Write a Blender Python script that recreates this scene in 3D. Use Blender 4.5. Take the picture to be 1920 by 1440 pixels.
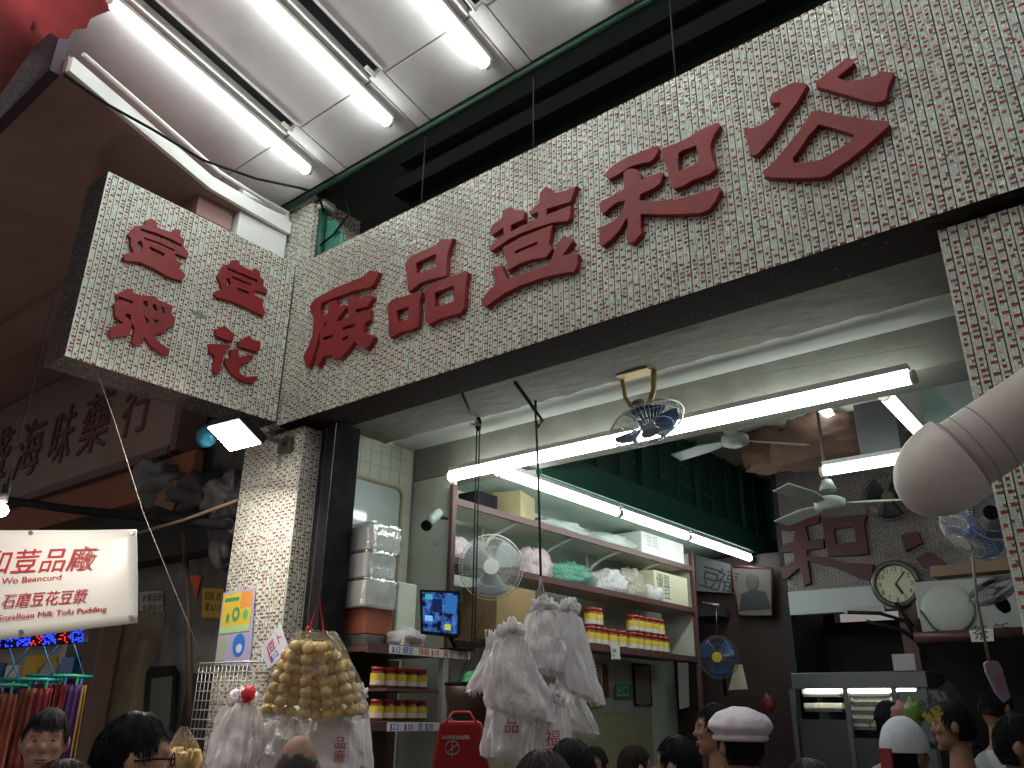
import bpy, bmesh, math, random
from mathutils import Vector, Matrix, noise
from math import sin, cos, pi, radians

for o in list(bpy.data.objects):
    bpy.data.objects.remove(o, do_unlink=True)
scene = bpy.context.scene
col = scene.collection

# ------------------------------------------------------------------ camera
CAM = Vector((0, 0, 1.62))
FPX = 1524.4                                   # focal length in pixels of the 1920 wide photograph
_P, _H, _R = radians(21.94), radians(39.03), radians(0.692)
_fh = Vector((-sin(_H), cos(_H), 0)); _r0 = Vector((cos(_H), sin(_H), 0)); _z = Vector((0, 0, 1))
FWD = _fh * cos(_P) + _z * sin(_P)
_u0 = -_fh * sin(_P) + _z * cos(_P)
RGT = _r0 * cos(_R) + _u0 * sin(_R)
UPV = -_r0 * sin(_R) + _u0 * cos(_R)
cd = bpy.data.cameras.new('camera'); cam = bpy.data.objects.new('camera', cd); col.objects.link(cam)
cd.sensor_fit = 'HORIZONTAL'; cd.sensor_width = 36.0; cd.lens = 36.0 * FPX / 1920.0
cd.clip_start = 0.05; cd.clip_end = 500
m = Matrix((RGT, UPV, -FWD)).transposed().to_4x4(); m.translation = CAM
cam.matrix_world = m
scene.camera = cam

# ------------------------------------------------------------------ world: a night street, only a faint glow from it
w = bpy.data.worlds.new('World'); scene.world = w; w.use_nodes = True
bg = w.node_tree.nodes['Background']
bg.inputs['Color'].default_value = (1.0, 0.92, 0.87, 1)
bg.inputs['Strength'].default_value = 0.20
scene.view_settings.view_transform = 'Standard'
scene.view_settings.look = 'None'
scene.view_settings.exposure = 0.35
scene.view_settings.gamma = 1.0
scene.cycles.use_denoising = True
try:
    scene.cycles.denoiser = 'OPENIMAGEDENOISE'
except Exception:
    pass
scene.cycles.max_bounces = 7
scene.cycles.transparent_max_bounces = 12
scene.cycles.sample_clamp_indirect = 6.0
scene.cycles.caustics_reflective = False
scene.cycles.caustics_refractive = False

# ------------------------------------------------------------------ helpers
def ray(x, y):
    return RGT * (x - 960) - UPV * (y - 720) + FWD * FPX
def atY(x, y, v):
    d = ray(x, y); return CAM + d * (v / d.y)
def atX(x, y, v):
    d = ray(x, y); return CAM + d * (v / d.x)
def atZ(x, y, v):
    d = ray(x, y); return CAM + d * ((v - CAM.z) / d.z)
def atD(x, y, v):
    d = ray(x, y); return CAM + d * (v / FPX)

def N(nt, t, **kw):
    n = nt.nodes.new(t)
    for k, v in kw.items():
        setattr(n, k, v)
    return n
MATS = {}
def mat(name, c, rough=0.6, metal=0.0, var=0.12, scale=6.0, bump=0.0, bscale=60.0, emit=None, es=0.0, spec=0.5,
        trans=0.0, alpha=1.0, stain=None, sscale=2.0, samt=0.5, sub=0.0, coat=0.0, island=0.0, stretch=None, rvar=0.0, ior=1.45):
    """one procedural principled material: colour with noise variation, optional stains, bump, per island change"""
    if name in MATS:
        return MATS[name]
    m = bpy.data.materials.new(name); m.use_nodes = True
    nt = m.node_tree; b = nt.nodes['Principled BSDF']; L = nt.links.new
    b.inputs['Roughness'].default_value = rough; b.inputs['Metallic'].default_value = metal
    b.inputs['Specular IOR Level'].default_value = spec
    b.inputs['IOR'].default_value = ior
    if trans: b.inputs['Transmission Weight'].default_value = trans
    if alpha < 1: b.inputs['Alpha'].default_value = alpha
    if sub:
        b.inputs['Subsurface Weight'].default_value = sub; b.inputs['Subsurface Radius'].default_value = (0.02, 0.012, 0.01)
    if coat: b.inputs['Coat Weight'].default_value = coat
    tc = N(nt, 'ShaderNodeTexCoord'); mp = N(nt, 'ShaderNodeMapping'); L(tc.outputs['Object'], mp.inputs['Vector'])
    if stretch: mp.inputs['Scale'].default_value = stretch
    nz = N(nt, 'ShaderNodeTexNoise'); nz.inputs['Scale'].default_value = scale; nz.inputs['Detail'].default_value = 5
    L(mp.outputs[0], nz.inputs['Vector'])
    mx = N(nt, 'ShaderNodeMix', data_type='RGBA')
    mx.inputs['A'].default_value = tuple(max(0, v * (1 - var)) for v in c) + (1,)
    mx.inputs['B'].default_value = tuple(min(1, v * (1 + var)) for v in c) + (1,)
    L(nz.outputs['Fac'], mx.inputs['Factor'])
    out = mx.outputs['Result']
    if island:
        g = N(nt, 'ShaderNodeNewGeometry'); mr = N(nt, 'ShaderNodeMapRange')
        mr.inputs['To Min'].default_value = 1 - island; mr.inputs['To Max'].default_value = 1 + island * 0.6
        L(g.outputs['Random Per Island'], mr.inputs['Value'])
        hs = N(nt, 'ShaderNodeHueSaturation'); L(mr.outputs[0], hs.inputs['Value']); L(out, hs.inputs['Color']); out = hs.outputs['Color']
    if stain:
        n2 = N(nt, 'ShaderNodeTexNoise'); n2.inputs['Scale'].default_value = sscale; n2.inputs['Detail'].default_value = 8
        n2.inputs['Roughness'].default_value = 0.65; L(mp.outputs[0], n2.inputs['Vector'])
        cr = N(nt, 'ShaderNodeValToRGB'); cr.color_ramp.elements[0].position = 0.48; cr.color_ramp.elements[1].position = 0.72
        L(n2.outputs['Fac'], cr.inputs['Fac'])
        mu = N(nt, 'ShaderNodeMath', operation='MULTIPLY'); mu.inputs[1].default_value = samt; L(cr.outputs['Color'], mu.inputs[0])
        m2 = N(nt, 'ShaderNodeMix', data_type='RGBA'); m2.inputs['B'].default_value = tuple(stain) + (1,)
        L(mu.outputs[0], m2.inputs['Factor']); L(out, m2.inputs['A']); out = m2.outputs['Result']
    L(out, b.inputs['Base Color'])
    if rvar:
        rr = N(nt, 'ShaderNodeMapRange'); rr.inputs['To Min'].default_value = max(0.02, rough - rvar); rr.inputs['To Max'].default_value = min(1, rough + rvar)
        L(nz.outputs['Fac'], rr.inputs['Value']); L(rr.outputs[0], b.inputs['Roughness'])
    if bump:
        n3 = N(nt, 'ShaderNodeTexNoise'); n3.inputs['Scale'].default_value = bscale; n3.inputs['Detail'].default_value = 4
        L(mp.outputs[0], n3.inputs['Vector'])
        bp = N(nt, 'ShaderNodeBump'); bp.inputs['Strength'].default_value = bump; bp.inputs['Distance'].default_value = 0.02
        L(n3.outputs['Fac'], bp.inputs['Height']); L(bp.outputs[0], b.inputs['Normal'])
    if emit:
        b.inputs['Emission Color'].default_value = tuple(emit) + (1,); b.inputs['Emission Strength'].default_value = es
    MATS[name] = m
    return m

def lamp_mat(name, c, s):
    if name in MATS: return MATS[name]
    m = bpy.data.materials.new(name); m.use_nodes = True; nt = m.node_tree
    nt.nodes.remove(nt.nodes['Principled BSDF'])
    e = N(nt, 'ShaderNodeEmission'); e.inputs['Color'].default_value = tuple(c) + (1,); e.inputs['Strength'].default_value = s
    nt.links.new(e.outputs[0], nt.nodes['Material Output'].inputs['Surface'])
    MATS[name] = m
    return m

class MB:
    def __init__(s):
        s.v = []; s.f = []; s.mi = []; s.sm = []
    def add(s, vs, fs, mi=0, smooth=False):
        n = len(s.v); s.v.extend([tuple(v) for v in vs])
        for f in fs:
            s.f.append(tuple(n + i for i in f)); s.mi.append(mi); s.sm.append(smooth)
        return s
    def box(s, a, b, mi=0, M=None):
        (x0, y0, z0), (x1, y1, z1) = a, b
        x0, x1 = min(x0, x1), max(x0, x1); y0, y1 = min(y0, y1), max(y0, y1); z0, z1 = min(z0, z1), max(z0, z1)
        vs = [Vector(p) for p in ((x0, y0, z0), (x1, y0, z0), (x1, y1, z0), (x0, y1, z0), (x0, y0, z1), (x1, y0, z1), (x1, y1, z1), (x0, y1, z1))]
        if M: vs = [M @ v for v in vs]
        return s.add(vs, [(0, 3, 2, 1), (4, 5, 6, 7), (0, 1, 5, 4), (1, 2, 6, 5), (2, 3, 7, 6), (3, 0, 4, 7)], mi)
    def prism(s, poly, axis, t, mi=0):
        """poly: 3D points of one face, extruded by vector t"""
        n = len(poly); t = Vector(t)
        vs = [Vector(p) for p in poly] + [Vector(p) + t for p in poly]
        fs = [tuple(range(n)), tuple(range(2 * n - 1, n - 1, -1))] + [(i, i + n, (i + 1) % n + n, (i + 1) % n) for i in range(n)]
        return s.add(vs, fs, mi)
    def tube(s, pts, r, n=10, mi=0, caps=True, smooth=True):
        pts = [Vector(p) for p in pts]; rs = r if isinstance(r, (list, tuple)) else [r] * len(pts)
        vs = []; fs = []; ref = None
        for i, p in enumerate(pts):
            d = (pts[min(i + 1, len(pts) - 1)] - pts[max(i - 1, 0)])
            d = d.normalized() if d.length > 1e-9 else Vector((0, 0, 1))
            if ref is None:
                ref = Vector((0, 0, 1)) if abs(d.z) < 0.9 else Vector((1, 0, 0))
            u = d.cross(ref).normalized(); ref = u.cross(d).normalized()
            for k in range(n):
                a = 2 * pi * k / n
                vs.append(p + (u * cos(a) + ref * sin(a)) * rs[i])
        for i in range(len(pts) - 1):
            for k in range(n):
                k2 = (k + 1) % n
                fs.append((i * n + k, i * n + k2, (i + 1) * n + k2, (i + 1) * n + k))
        s.add(vs, fs, mi, smooth)
        if caps:
            m0 = len(s.v) - len(vs)
            s.f.append(tuple(m0 + k for k in range(n - 1, -1, -1))); s.mi.append(mi); s.sm.append(False)
            e = m0 + (len(pts) - 1) * n
            s.f.append(tuple(e + k for k in range(n))); s.mi.append(mi); s.sm.append(False)
        return s
    def ball(s, c, r, n=16, m=10, mi=0, M=None, jit=0.0, seed=0):
        c = Vector(c); r = Vector(r) if hasattr(r, '__len__') else Vector((r, r, r))
        vs = []; fs = []
        for j in range(m + 1):
            t = pi * j / m
            for i in range(n):
                a = 2 * pi * i / n
                v = Vector((sin(t) * cos(a), sin(t) * sin(a), cos(t)))
                if jit:
                    v = v * (1 + jit * noise.noise(v * 2.2 + Vector((seed * 7.3, seed * 3.1, 0))))
                v = Vector((v.x * r.x, v.y * r.y, v.z * r.z))
                if M: v = M @ v
                vs.append(c + v)
        for j in range(m):
            for i in range(n):
                i2 = (i + 1) % n
                fs.append((j * n + i, (j + 1) * n + i, (j + 1) * n + i2, j * n + i2))
        return s.add(vs, fs, mi, True)
    def loft(s, rings, mi=0, caps=True, smooth=True):
        n = len(rings[0]); vs = [p for r in rings for p in r]; fs = []
        for i in range(len(rings) - 1):
            for k in range(n):
                k2 = (k + 1) % n
                fs.append((i * n + k, i * n + k2, (i + 1) * n + k2, (i + 1) * n + k))
        if caps:
            fs.append(tuple(range(n - 1, -1, -1))); fs.append(tuple((len(rings) - 1) * n + k for k in range(n)))
        return s.add(vs, fs, mi, smooth)
    def build(s, name, mats, parent=None, loc=None, bevel=0.0, rot=None):
        me = bpy.data.meshes.new(name)
        me.from_pydata(s.v, [], s.f); me.update()
        for m in (mats if isinstance(mats, (list, tuple)) else [mats]):
            me.materials.append(m)
        me.polygons.foreach_set('material_index', s.mi)
        me.polygons.foreach_set('use_smooth', s.sm)
        bm = bmesh.new(); bm.from_mesh(me)
        if len(bm.faces) < 20000:
            bmesh.ops.recalc_face_normals(bm, faces=bm.faces)
        bm.to_mesh(me); bm.free()
        return link(name, me, parent, loc, bevel, rot)

def link(name, me, parent=None, loc=None, bevel=0.0, rot=None):
    o = bpy.data.objects.new(name, me); col.objects.link(o)
    if loc is not None: o.location = loc
    if rot is not None: o.rotation_euler = rot
    if parent is not None:
        o.parent = parent
        o.matrix_parent_inverse = parent.matrix_basis.inverted()
    if bevel:
        md = o.modifiers.new('bevel', 'BEVEL'); md.width = bevel; md.segments = 2; md.limit_method = 'ANGLE'
    return o
def tag(o, label, cat, group=None):
    o['label'] = label; o['category'] = cat
    if group: o['group'] = group
    return o
def struct(o):
    o['kind'] = 'structure'; return o
def stuff(o):
    o['kind'] = 'stuff'; return o
def thing(name, label, cat, loc, group=None, rot=None):
    o = bpy.data.objects.new(name, None); col.objects.link(o); o.location = loc; o.empty_display_size = 0.1
    if rot is not None: o.rotation_euler = rot
    return tag(o, label, cat, group)
def copy_tree(o, parent=None):
    c = o.copy(); col.objects.link(c)
    if parent is not None:
        c.parent = parent; c.matrix_parent_inverse = o.matrix_parent_inverse.copy()
    for ch in o.children:
        copy_tree(ch, c)
    return c

def outline_mesh(strokes, to3, nrm, depth, bevel=0.004):
    """strokes: list of [outer, hole, hole..] given as 2D points; to3 maps a 2D point to the plane; raised by depth along nrm, edges eased.
    returns one mesh, built stroke by stroke; strokes differ by a fraction of a millimetre so that none are flush."""
    vs = []; fs = []; sm = []
    nrm = Vector(nrm).normalized()
    for si, loops in enumerate(strokes):
        p3 = [[to3(q) for q in lp] for lp in loops]
        o = p3[0][0]
        ax = Vector((1, 0, 0)) if abs(nrm.x) < 0.5 else Vector((0, 1, 0))
        ay = nrm.cross(ax).normalized(); ax = ay.cross(nrm).normalized()
        cu = bpy.data.curves.new('tmp', 'CURVE'); cu.dimensions = '2D'; cu.fill_mode = 'BOTH'
        dd = depth + 0.0004 * si
        cu.extrude = dd / 2 - bevel; cu.bevel_depth = bevel; cu.bevel_resolution = 1; cu.offset = -bevel
        for lp in p3:
            sp = cu.splines.new('POLY'); sp.points.add(len(lp) - 1); sp.use_cyclic_u = True
            for i, q in enumerate(lp):
                d = q - o; sp.points[i].co = (d.dot(ax), d.dot(ay), 0, 1)
        ob = bpy.data.objects.new('tmp', cu); col.objects.link(ob)
        bpy.context.view_layer.update()
        me = bpy.data.meshes.new_from_object(ob.evaluated_get(bpy.context.evaluated_depsgraph_get()))
        n0 = len(vs)
        for v in me.vertices:
            vs.append(o + ax * v.co.x + ay * v.co.y + nrm * (v.co.z + dd / 2))
        for f in me.polygons:
            fs.append(tuple(n0 + i for i in f.vertices))
        bpy.data.objects.remove(ob, do_unlink=True); bpy.data.curves.remove(cu); bpy.data.meshes.remove(me)
    b = MB(); b.add(vs, fs); return b

def text_mb(body, o, ax, ay, size, depth=0.002, align='LEFT', shear=0.0, sx=1.0):
    """lettering as thin raised geometry on a plane: origin o, unit vectors ax (reading direction) and ay (up)"""
    cu = bpy.data.curves.new('tmp', 'FONT'); cu.body = body; cu.size = size; cu.extrude = depth / 2; cu.align_x = align; cu.shear = shear
    cu.resolution_u = 3
    ob = bpy.data.objects.new('tmp', cu); col.objects.link(ob); bpy.context.view_layer.update()
    me = bpy.data.meshes.new_from_object(ob.evaluated_get(bpy.context.evaluated_depsgraph_get()))
    o = Vector(o); ax = Vector(ax).normalized(); ay = Vector(ay).normalized(); nz = ax.cross(ay)
    vs = [o + ax * v.co.x * sx + ay * v.co.y + nz * (v.co.z + depth / 2) for v in me.vertices]
    fs = [tuple(p.vertices) for p in me.polygons]
    bpy.data.objects.remove(ob, do_unlink=True); bpy.data.curves.remove(cu); bpy.data.meshes.remove(me)
    b = MB(); b.add(vs, fs); return b

# ------------------------------------------------------------------ mosaic of small glazed tiles
M_TW = mat('tile_white', (0.72, 0.78, 0.69), 0.22, var=0.10, scale=3.0, island=0.16, stain=(0.34, 0.33, 0.28), sscale=1.3, samt=0.55)
M_TR = mat('tile_red', (0.36, 0.042, 0.045), 0.25, var=0.2, scale=4.0, island=0.35)
M_TG = mat('tile_grey', (0.20, 0.15, 0.15), 0.3, var=0.15, scale=4.0, island=0.3)
M_GROUT = mat('mosaic_grout', (0.30, 0.285, 0.26), 0.85, var=0.3, scale=8)
M_JOINT = mat('mosaic_joint', (0.035, 0.03, 0.03), 0.9)
def mosaic(name, o, ax, ay, wd, ht, parent, seed=0, ph=0, bare=0.02):
    """real little tiles, each tilted by a hair: strips three tiles wide, parted by dark upright joints"""
    rnd = random.Random(seed); o = Vector(o); ax = Vector(ax).normalized(); ay = Vector(ay).normalized(); nz = ax.cross(ay)
    b = MB(); SW = 0.0335; RH = 0.0108; jo = 0.0036
    cw = (SW - jo) / 3
    ns = int(wd / SW) + 1; nr = int(ht / RH) + 1
    V = b.v; F = b.f; MI = b.mi
    def tile(u0, v0, u1, v1, mi, hh=0.002):
        u1 = min(u1, wd); v1 = min(v1, ht); u0 = max(u0, 0); v0 = max(v0, 0)
        if u1 - u0 < 0.002 or v1 - v0 < 0.002: return
        a = rnd.gauss(0, 0.035) * (u1 - u0); c = rnd.gauss(0, 0.035) * (v1 - v0)
        if mi == 3: a = c = 0
        h = hh + rnd.random() * 0.0006
        n = len(V)
        for (u, v, s) in ((u0, v0, -a - c), (u1, v0, a - c), (u1, v1, a + c), (u0, v1, -a + c)):
            V.append(tuple(o + ax * u + ay * v + nz * (h + s)))
        F.append((n, n + 1, n + 2, n + 3)); MI.append(mi); b.sm.append(False)
    g = 0.0004
    for s in range(ns):
        u = s * SW
        wob = rnd.gauss(0, 0.0006)
        tile(u + wob + 3 * cw - 0.0002, 0, u + wob + SW + 0.0004, ht, 3, 0.0012)
        off = (2 * ((s + ph) % 2) + (1 if rnd.random() < 0.12 else 0)) % 4
        for r in range(nr):
            rr = (r + off) % 4; v = r * RH
            kinds = [0, 0, 0]
            if rr == 0: kinds = [0, 1, 2 if rnd.random() < .6 else 0] if rnd.random() < .88 else [0, 0, 0]
            elif rr == 2: kinds = [0, 2 if rnd.random() < 0.28 else 0, 3 if rnd.random() < 0.35 else 0]
            for c in range(3):
                uu = u + wob + c * cw; k = kinds[c]
                if rnd.random() < bare * 0.3 or noise.noise(Vector((s * .21 + seed, r * .07, 5))) > .70: continue
                if k == 0:
                    tile(uu + g, v + g, uu + cw - g, v + RH - g, 0)
                elif k == 1:
                    tile(uu - 0.0014, v - 0.0008, uu + cw + 0.0014, v + RH + 0.0012, 1, 0.0036)
                elif k == 2:
                    tile(uu + g, v + 0.0025, uu + cw - 0.001, v + RH - 0.0028, 1 if rnd.random() < 0.85 else 2, 0.0026)
                else:
                    tile(uu + g, v + 0.002, uu + cw - 0.002, v + RH - 0.002, 2, 0.0014)
    me = bpy.data.meshes.new(name); me.from_pydata(V, [], F); me.update()
    for mm in (M_TW, M_TR, M_TG, M_JOINT): me.materials.append(mm)
    me.polygons.foreach_set('material_index', MI)
    ob = link(name, me, parent); stuff(ob)
    return ob
# ================================================================== SETTING
M_ASPH = mat('pavement_concrete', (0.24, 0.23, 0.22), 0.8, var=0.3, scale=20, bump=0.3)  # unseen ground, kept pale to bounce light up to the canopies
M_FLOOR = mat('floor_tile', (0.16, 0.13, 0.11), 0.35, var=0.2, scale=5)
M_CONC = mat('painted_concrete', (0.15, 0.145, 0.13), 0.9, spec=0.1, var=0.12, scale=3, stain=(0.20, 0.17, 0.13), sscale=2.2, samt=0.75, bump=0.25, bscale=25)
M_BEAM = mat('sooty_beam_paint', (0.29, 0.285, 0.25), 0.85, spec=.15, var=0.12, scale=3, stain=(0.11, 0.085, 0.055), sscale=1.3, samt=0.7, bump=0.12, bscale=30)
M_CEIL = mat('shop_ceiling_paint', (0.72, 0.74, 0.70), 0.6, var=0.06, scale=2, stain=(0.5, 0.48, 0.42), sscale=1.2, samt=0.4)
M_WALL = mat('shop_wall_paint', (0.66, 0.68, 0.62), 0.55, var=0.08, scale=3, stain=(0.42, 0.38, 0.28), sscale=1.8, samt=0.5)
M_WHITE = mat('white_paint', (0.78, 0.78, 0.76), 0.5, var=0.05, scale=4, stain=(0.55, 0.52, 0.48), sscale=2.5, samt=0.4)
M_DARK = mat('dark_void_wall', (0.022, 0.020, 0.022), 0.8, var=0.4, scale=4)  # near-black stands in for the shade of recess, alley and kitchen
M_BLACK = mat('black_paint', (0.011, 0.010, 0.012), 0.75, spec=0.12, var=0.4, scale=5, stain=(0.035, 0.035, 0.038), sscale=5, samt=0.6)
M_GREEN = mat('green_paint', (0.012, 0.085, 0.058), 0.45, var=0.2, scale=5, stain=(0.02, 0.06, 0.045), sscale=3, samt=0.5)
M_BROWN = mat('brown_canopy_paint', (0.36, 0.21, 0.19), 0.8, var=0.15, scale=1.2, stain=(0.13, 0.07, 0.06), sscale=0.9, samt=0.6)
M_MAROON = mat('maroon_wood', (0.09, 0.03, 0.03), 0.45, var=0.3, scale=6, stretch=(1, 1, 0.2))

ZB, ZT, YS = 3.364, 4.585, 3.0           # sign: lower edge, upper edge, face
XC = -4.445                              # corner where the two signs meet
struct(MB().box((-40, -40, -0.2), (40, 3.2, 0.0)).build('pavement', M_ASPH))
struct(MB().box((-4.3, 3.2, -0.2), (1.5, 12, 0.02)).build('shop_floor', M_FLOOR))

# ------------------------------------------------------------------ red letters (outlines measured on the sign's plane)
GLYPH = {}
V1 = (1380, 80, 5.144)
GLYPH['gong'] = (V1, [
 [[(770,375),(1060,152),(1110,152),(1145,195),(980,335),(1040,362),(1110,365),(1240,345),(1340,318),(1390,272),(1520,285),(1512,330),(1500,350),(1465,430),(1455,520),(1440,545),(1400,568),(1340,575),(1270,565),(1100,515),(770,422)]],
 [[(345,490),(440,440),(540,385),(650,380),(688,405),(600,560),(480,720),(350,910),(230,1055),(200,1080),(160,1088),(132,1075),(120,990),(75,870),(82,835),(160,820),(240,790),(320,735),(370,690),(405,640),(432,578),(330,580),(318,545)]],
 [[(735,660),(800,650),(960,690),(1130,715),(1300,745),(1440,750),(1487,795),(1380,890),(1250,1005),(1100,1125),(960,1222),(900,1270),(840,1298),(720,1306),(600,1308),(400,1304),(275,1296),(250,1250),(380,1130),(480,1010),(600,860)],
  [(800,790),(900,815),(1140,890),(1100,950),(950,1050),(840,1120),(700,1150),(560,1158),(548,1115),(620,1020),(700,900)]],
])
V2 = (1100, 200, 5.143)
GLYPH['he'] = (V2, [
 [[(165,660),(200,615),(240,580),(310,530),(380,490),(530,430),(680,370),(690,400),(678,450),(650,500),(600,535),(540,543),(420,578),(300,658),(210,700)]],
 [[(352,640),(390,603),(440,595),(480,603),(515,640),(530,705),(600,670),(720,625),(735,650),(710,735),(650,785),(585,815),(518,845),(510,902),(620,908),(700,905),(850,895),(1000,860),(1150,812),(1280,770),(1288,810),(1240,915),(1180,990),(1140,1012),(1090,1028),(900,1038),(700,1040),(520,1036),(520,1160),(530,1215),(460,1305),(430,1312),(400,1308),(385,1280),(395,1090),(385,1075),(320,1185),(240,1275),(150,1345),(125,1330),(120,1260),(130,1160),(230,1120),(290,1070),(340,1010),(370,908),(320,915),(270,935),(200,995),(160,1035),(130,1010),(115,940),(160,905),(200,880),(350,800),(365,760)]],
 [[(725,400),(800,375),(870,350),(1000,285),(1060,240),(1120,210),(1250,150),(1275,160),(1288,188),(1230,270),(1200,340),(1192,390),(1200,440),(1220,530),(1245,570),(1240,605),(1180,655),(1030,705),(930,765),(840,795),(812,768),(790,680),(770,550),(722,500),(728,450)],
  [(885,450),(930,420),(1055,375),(1065,440),(1082,515),(1030,560),(890,620),(880,530)]],
])
V3 = (880, 320, 5.142)
GLYPH['dou'] = (V3, [
 [[(190,600),(220,520),(310,460),(320,380),(400,345),(435,380),(515,375),(530,400),(520,470),(400,525),(395,590),(335,620),(325,550),(215,625)]],
 [[(575,400),(670,310),(680,210),(740,150),(800,190),(830,215),(930,190),(1035,145),(1010,200),(975,300),(745,368),(740,445),(665,475),(660,400),(590,430)]],
 [[(190,740),(250,670),(400,585),(600,490),(760,420),(980,335),(975,400),(968,460),(940,487),(800,503),(650,548),(500,603),(380,663),(280,733),(205,778)]],
 [[(322,740),(500,640),(800,522),(780,640),(765,700),(800,755),(740,835),(600,857),(480,897),(370,967),(360,880),(340,820)], [(440,775),(660,685),(655,712),(440,802)]],
 [[(212,990),(240,930),(310,910),(325,960),(370,1042),(560,982),(780,900),(800,830),(850,700),(910,632),(975,640),(998,680),(900,820),(1010,790),(1050,800),(1040,915),(1010,975),(850,998),(700,1036),(500,1106),(350,1176),(250,1246),(170,1306),(130,1300),(115,1250),(170,1170),(240,1110),(252,1050)]],
])
V4 = (720, 430, 6.545)
GLYPH['pin'] = (V4, [
 [[(255,430),(290,370),(330,325),(640,190),(700,110),(800,120),(848,105),(800,230),(775,330),(765,450),(762,570),(700,590),(600,605),(440,660),(340,745),(300,770),(285,700),(285,600),(265,500)], [(390,415),(635,300),(640,460),(560,490),(395,545)]],
 [[(40,915),(100,860),(300,800),(450,755),(462,780),(430,900),(425,1100),(415,1190),(330,1235),(200,1260),(75,1335),(55,1290),(60,1150),(40,980)], [(150,1000),(300,950),(295,1100),(165,1135)]],
 [[(500,760),(540,690),(700,620),(860,560),(1000,505),(1028,520),(1000,680),(985,900),(985,960),(940,1030),(820,1060),(680,1100),(550,1170),(500,1120),(510,950),(500,850)], [(620,780),(855,690),(860,880),(720,930),(625,950)]],
])
V5 = (560, 480, 6.0)
GLYPH['chang'] = (V5, [
 [[(125,560),(180,480),(400,360),(720,230),(800,155),(905,180),(840,320),(800,350),(640,385),(400,470),(250,530),(238,600),(245,800),(200,1000),(160,1130),(110,1260),(80,1250),(50,1130),(110,1010),(150,900),(168,700),(128,620)]],
 [[(246,690),(330,640),(330,520),(410,490),(430,580),(510,545),(525,590),(440,700),(420,740),(560,690),(550,480),(620,440),(640,480),(740,450),(830,435),(840,460),(770,570),(640,600),(640,640),(800,600),(790,720),(740,760),(720,860),(840,890),(850,910),(800,1000),(750,1050),(660,1000),(630,960),(560,1050),(470,1150),(380,1160),(370,1100),(350,1120),(270,1130),(220,1250),(190,1230),(200,1100),(236,1000),(232,850)],
  [(262,922),(380,884),(378,925),(268,948)], [(490,805),(640,757),(622,798),(492,828)], [(490,925),(560,885),(548,930),(490,962)], [(275,785),(320,722),(308,775),(285,797)]],
])
V6 = (200, 400, 4.234)
GLYPH['dou_left'] = (V6, [
 [[(170,170),(230,100),(300,95),(320,50),(360,40),(400,70),(405,110),(500,150),(540,125),(580,125),(590,180),(620,215),(610,255),(655,320),(640,355),(550,320),(545,360),(600,400),(580,440),(630,490),(600,535),(500,510),(380,440),(270,390),(150,375),(130,350),(150,320),(215,310),(190,250),(195,200)],
  [(270,118),(400,158),(520,208),(600,250),(594,266),(500,229),(380,179),(268,138)], [(240,230),(275,215),(290,260),(270,300),(250,270)], [(345,263),(460,318),(455,342),(343,287)], [(300,190),(420,232),(540,290),(536,302),(420,246),(298,204)]]])
GLYPH['dou_right'] = (V6, [
 [[(880,500),(930,410),(985,400),(1000,370),(1040,370),(1060,410),(1150,455),(1185,435),(1215,460),(1220,500),(1250,530),(1240,570),(1280,610),(1275,640),(1180,612),(1178,650),(1250,680),(1240,740),(1265,790),(1245,815),(1130,760),(1000,700),(870,665),(855,640),(870,615),(920,600),(900,540)],
  [(958,428),(1200,528),(1194,548),(956,450)], [(950,520),(975,510),(985,560),(965,590)], [(1040,588),(1130,624),(1124,644),(1038,608)], [(1000,500),(1150,560),(1146,574),(998,514)]]])
GLYPH['jiang'] = (V6, [
 [[(80,640),(160,600),(200,595),(215,630),(280,650),(380,655),(420,690),(530,735),(515,790),(545,830),(530,900),(480,910),(450,950),(380,965),(400,1010),(500,1080),(485,1125),(440,1120),(360,1060),(300,985),(270,1040),(220,1045),(205,1020),(225,920),(205,870),(180,970),(30,985),(20,950),(40,900),(130,870),(70,820),(60,720),(90,690)],
  [(92,656),(210,698),(205,718),(95,682)], [(150,800),(190,800),(195,840),(160,840)], [(290,700),(320,690),(332,740),(300,742)], [(360,730),(390,720),(402,772),(370,767)], [(430,750),(458,745),(462,792),(440,790)], [(298,810),(340,850),(320,872)], [(370,840),(420,850),(390,882)]]])
GLYPH['hua'] = (V6, [
 [[(865,920),(940,890),(970,920),(1020,960),(1005,1010),(960,1010),(870,970)]],
 [[(1050,1015),(1130,970),(1160,1000),(1225,1020),(1220,1080),(1190,1100),(1050,1055)]],
 [[(815,1035),(980,1040),(985,1065),(940,1100),(915,1190),(910,1250),(870,1275),(850,1265),(860,1130),(820,1100)]],
 [[(990,1080),(1040,1075),(1050,1140),(1160,1120),(1170,1150),(1060,1210),(1050,1260),(1100,1300),(1200,1290),(1190,1330),(1160,1350),(1070,1330),(990,1270),(940,1190),(945,1150),(985,1150)]]])
V7 = (1440, 900, 4.0)
GLYPH['he_inside'] = (V7, [
 [[(80,345),(120,320),(250,298),(390,260),(380,322),(270,352),(150,382),(85,375)]],
 [[(85,525),(130,472),(280,455),(415,440),(418,512),(330,522),(100,545)]],
 [[(200,345),(275,335),(300,440),(290,560),(320,770),(270,795),(250,700),(232,660),(140,742),(110,742),(95,660),(200,600),(192,500)]],
 [[(285,565),(420,580),(560,620),(790,630),(770,755),(700,742),(500,655),(300,610)]],
 [[(400,290),(480,285),(700,258),(742,262),(720,330),(740,450),(750,555),(700,562),(450,575),(430,450),(410,350)], [(490,370),(640,350),(660,460),(510,482)]]])
GLYPH['gong_inside'] = (V7, [[[(995,410),(1120,385),(1160,470),(1030,535)]], [[(1100,590),(1200,540),(1330,620),(1300,720),(1160,650)]]])

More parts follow.
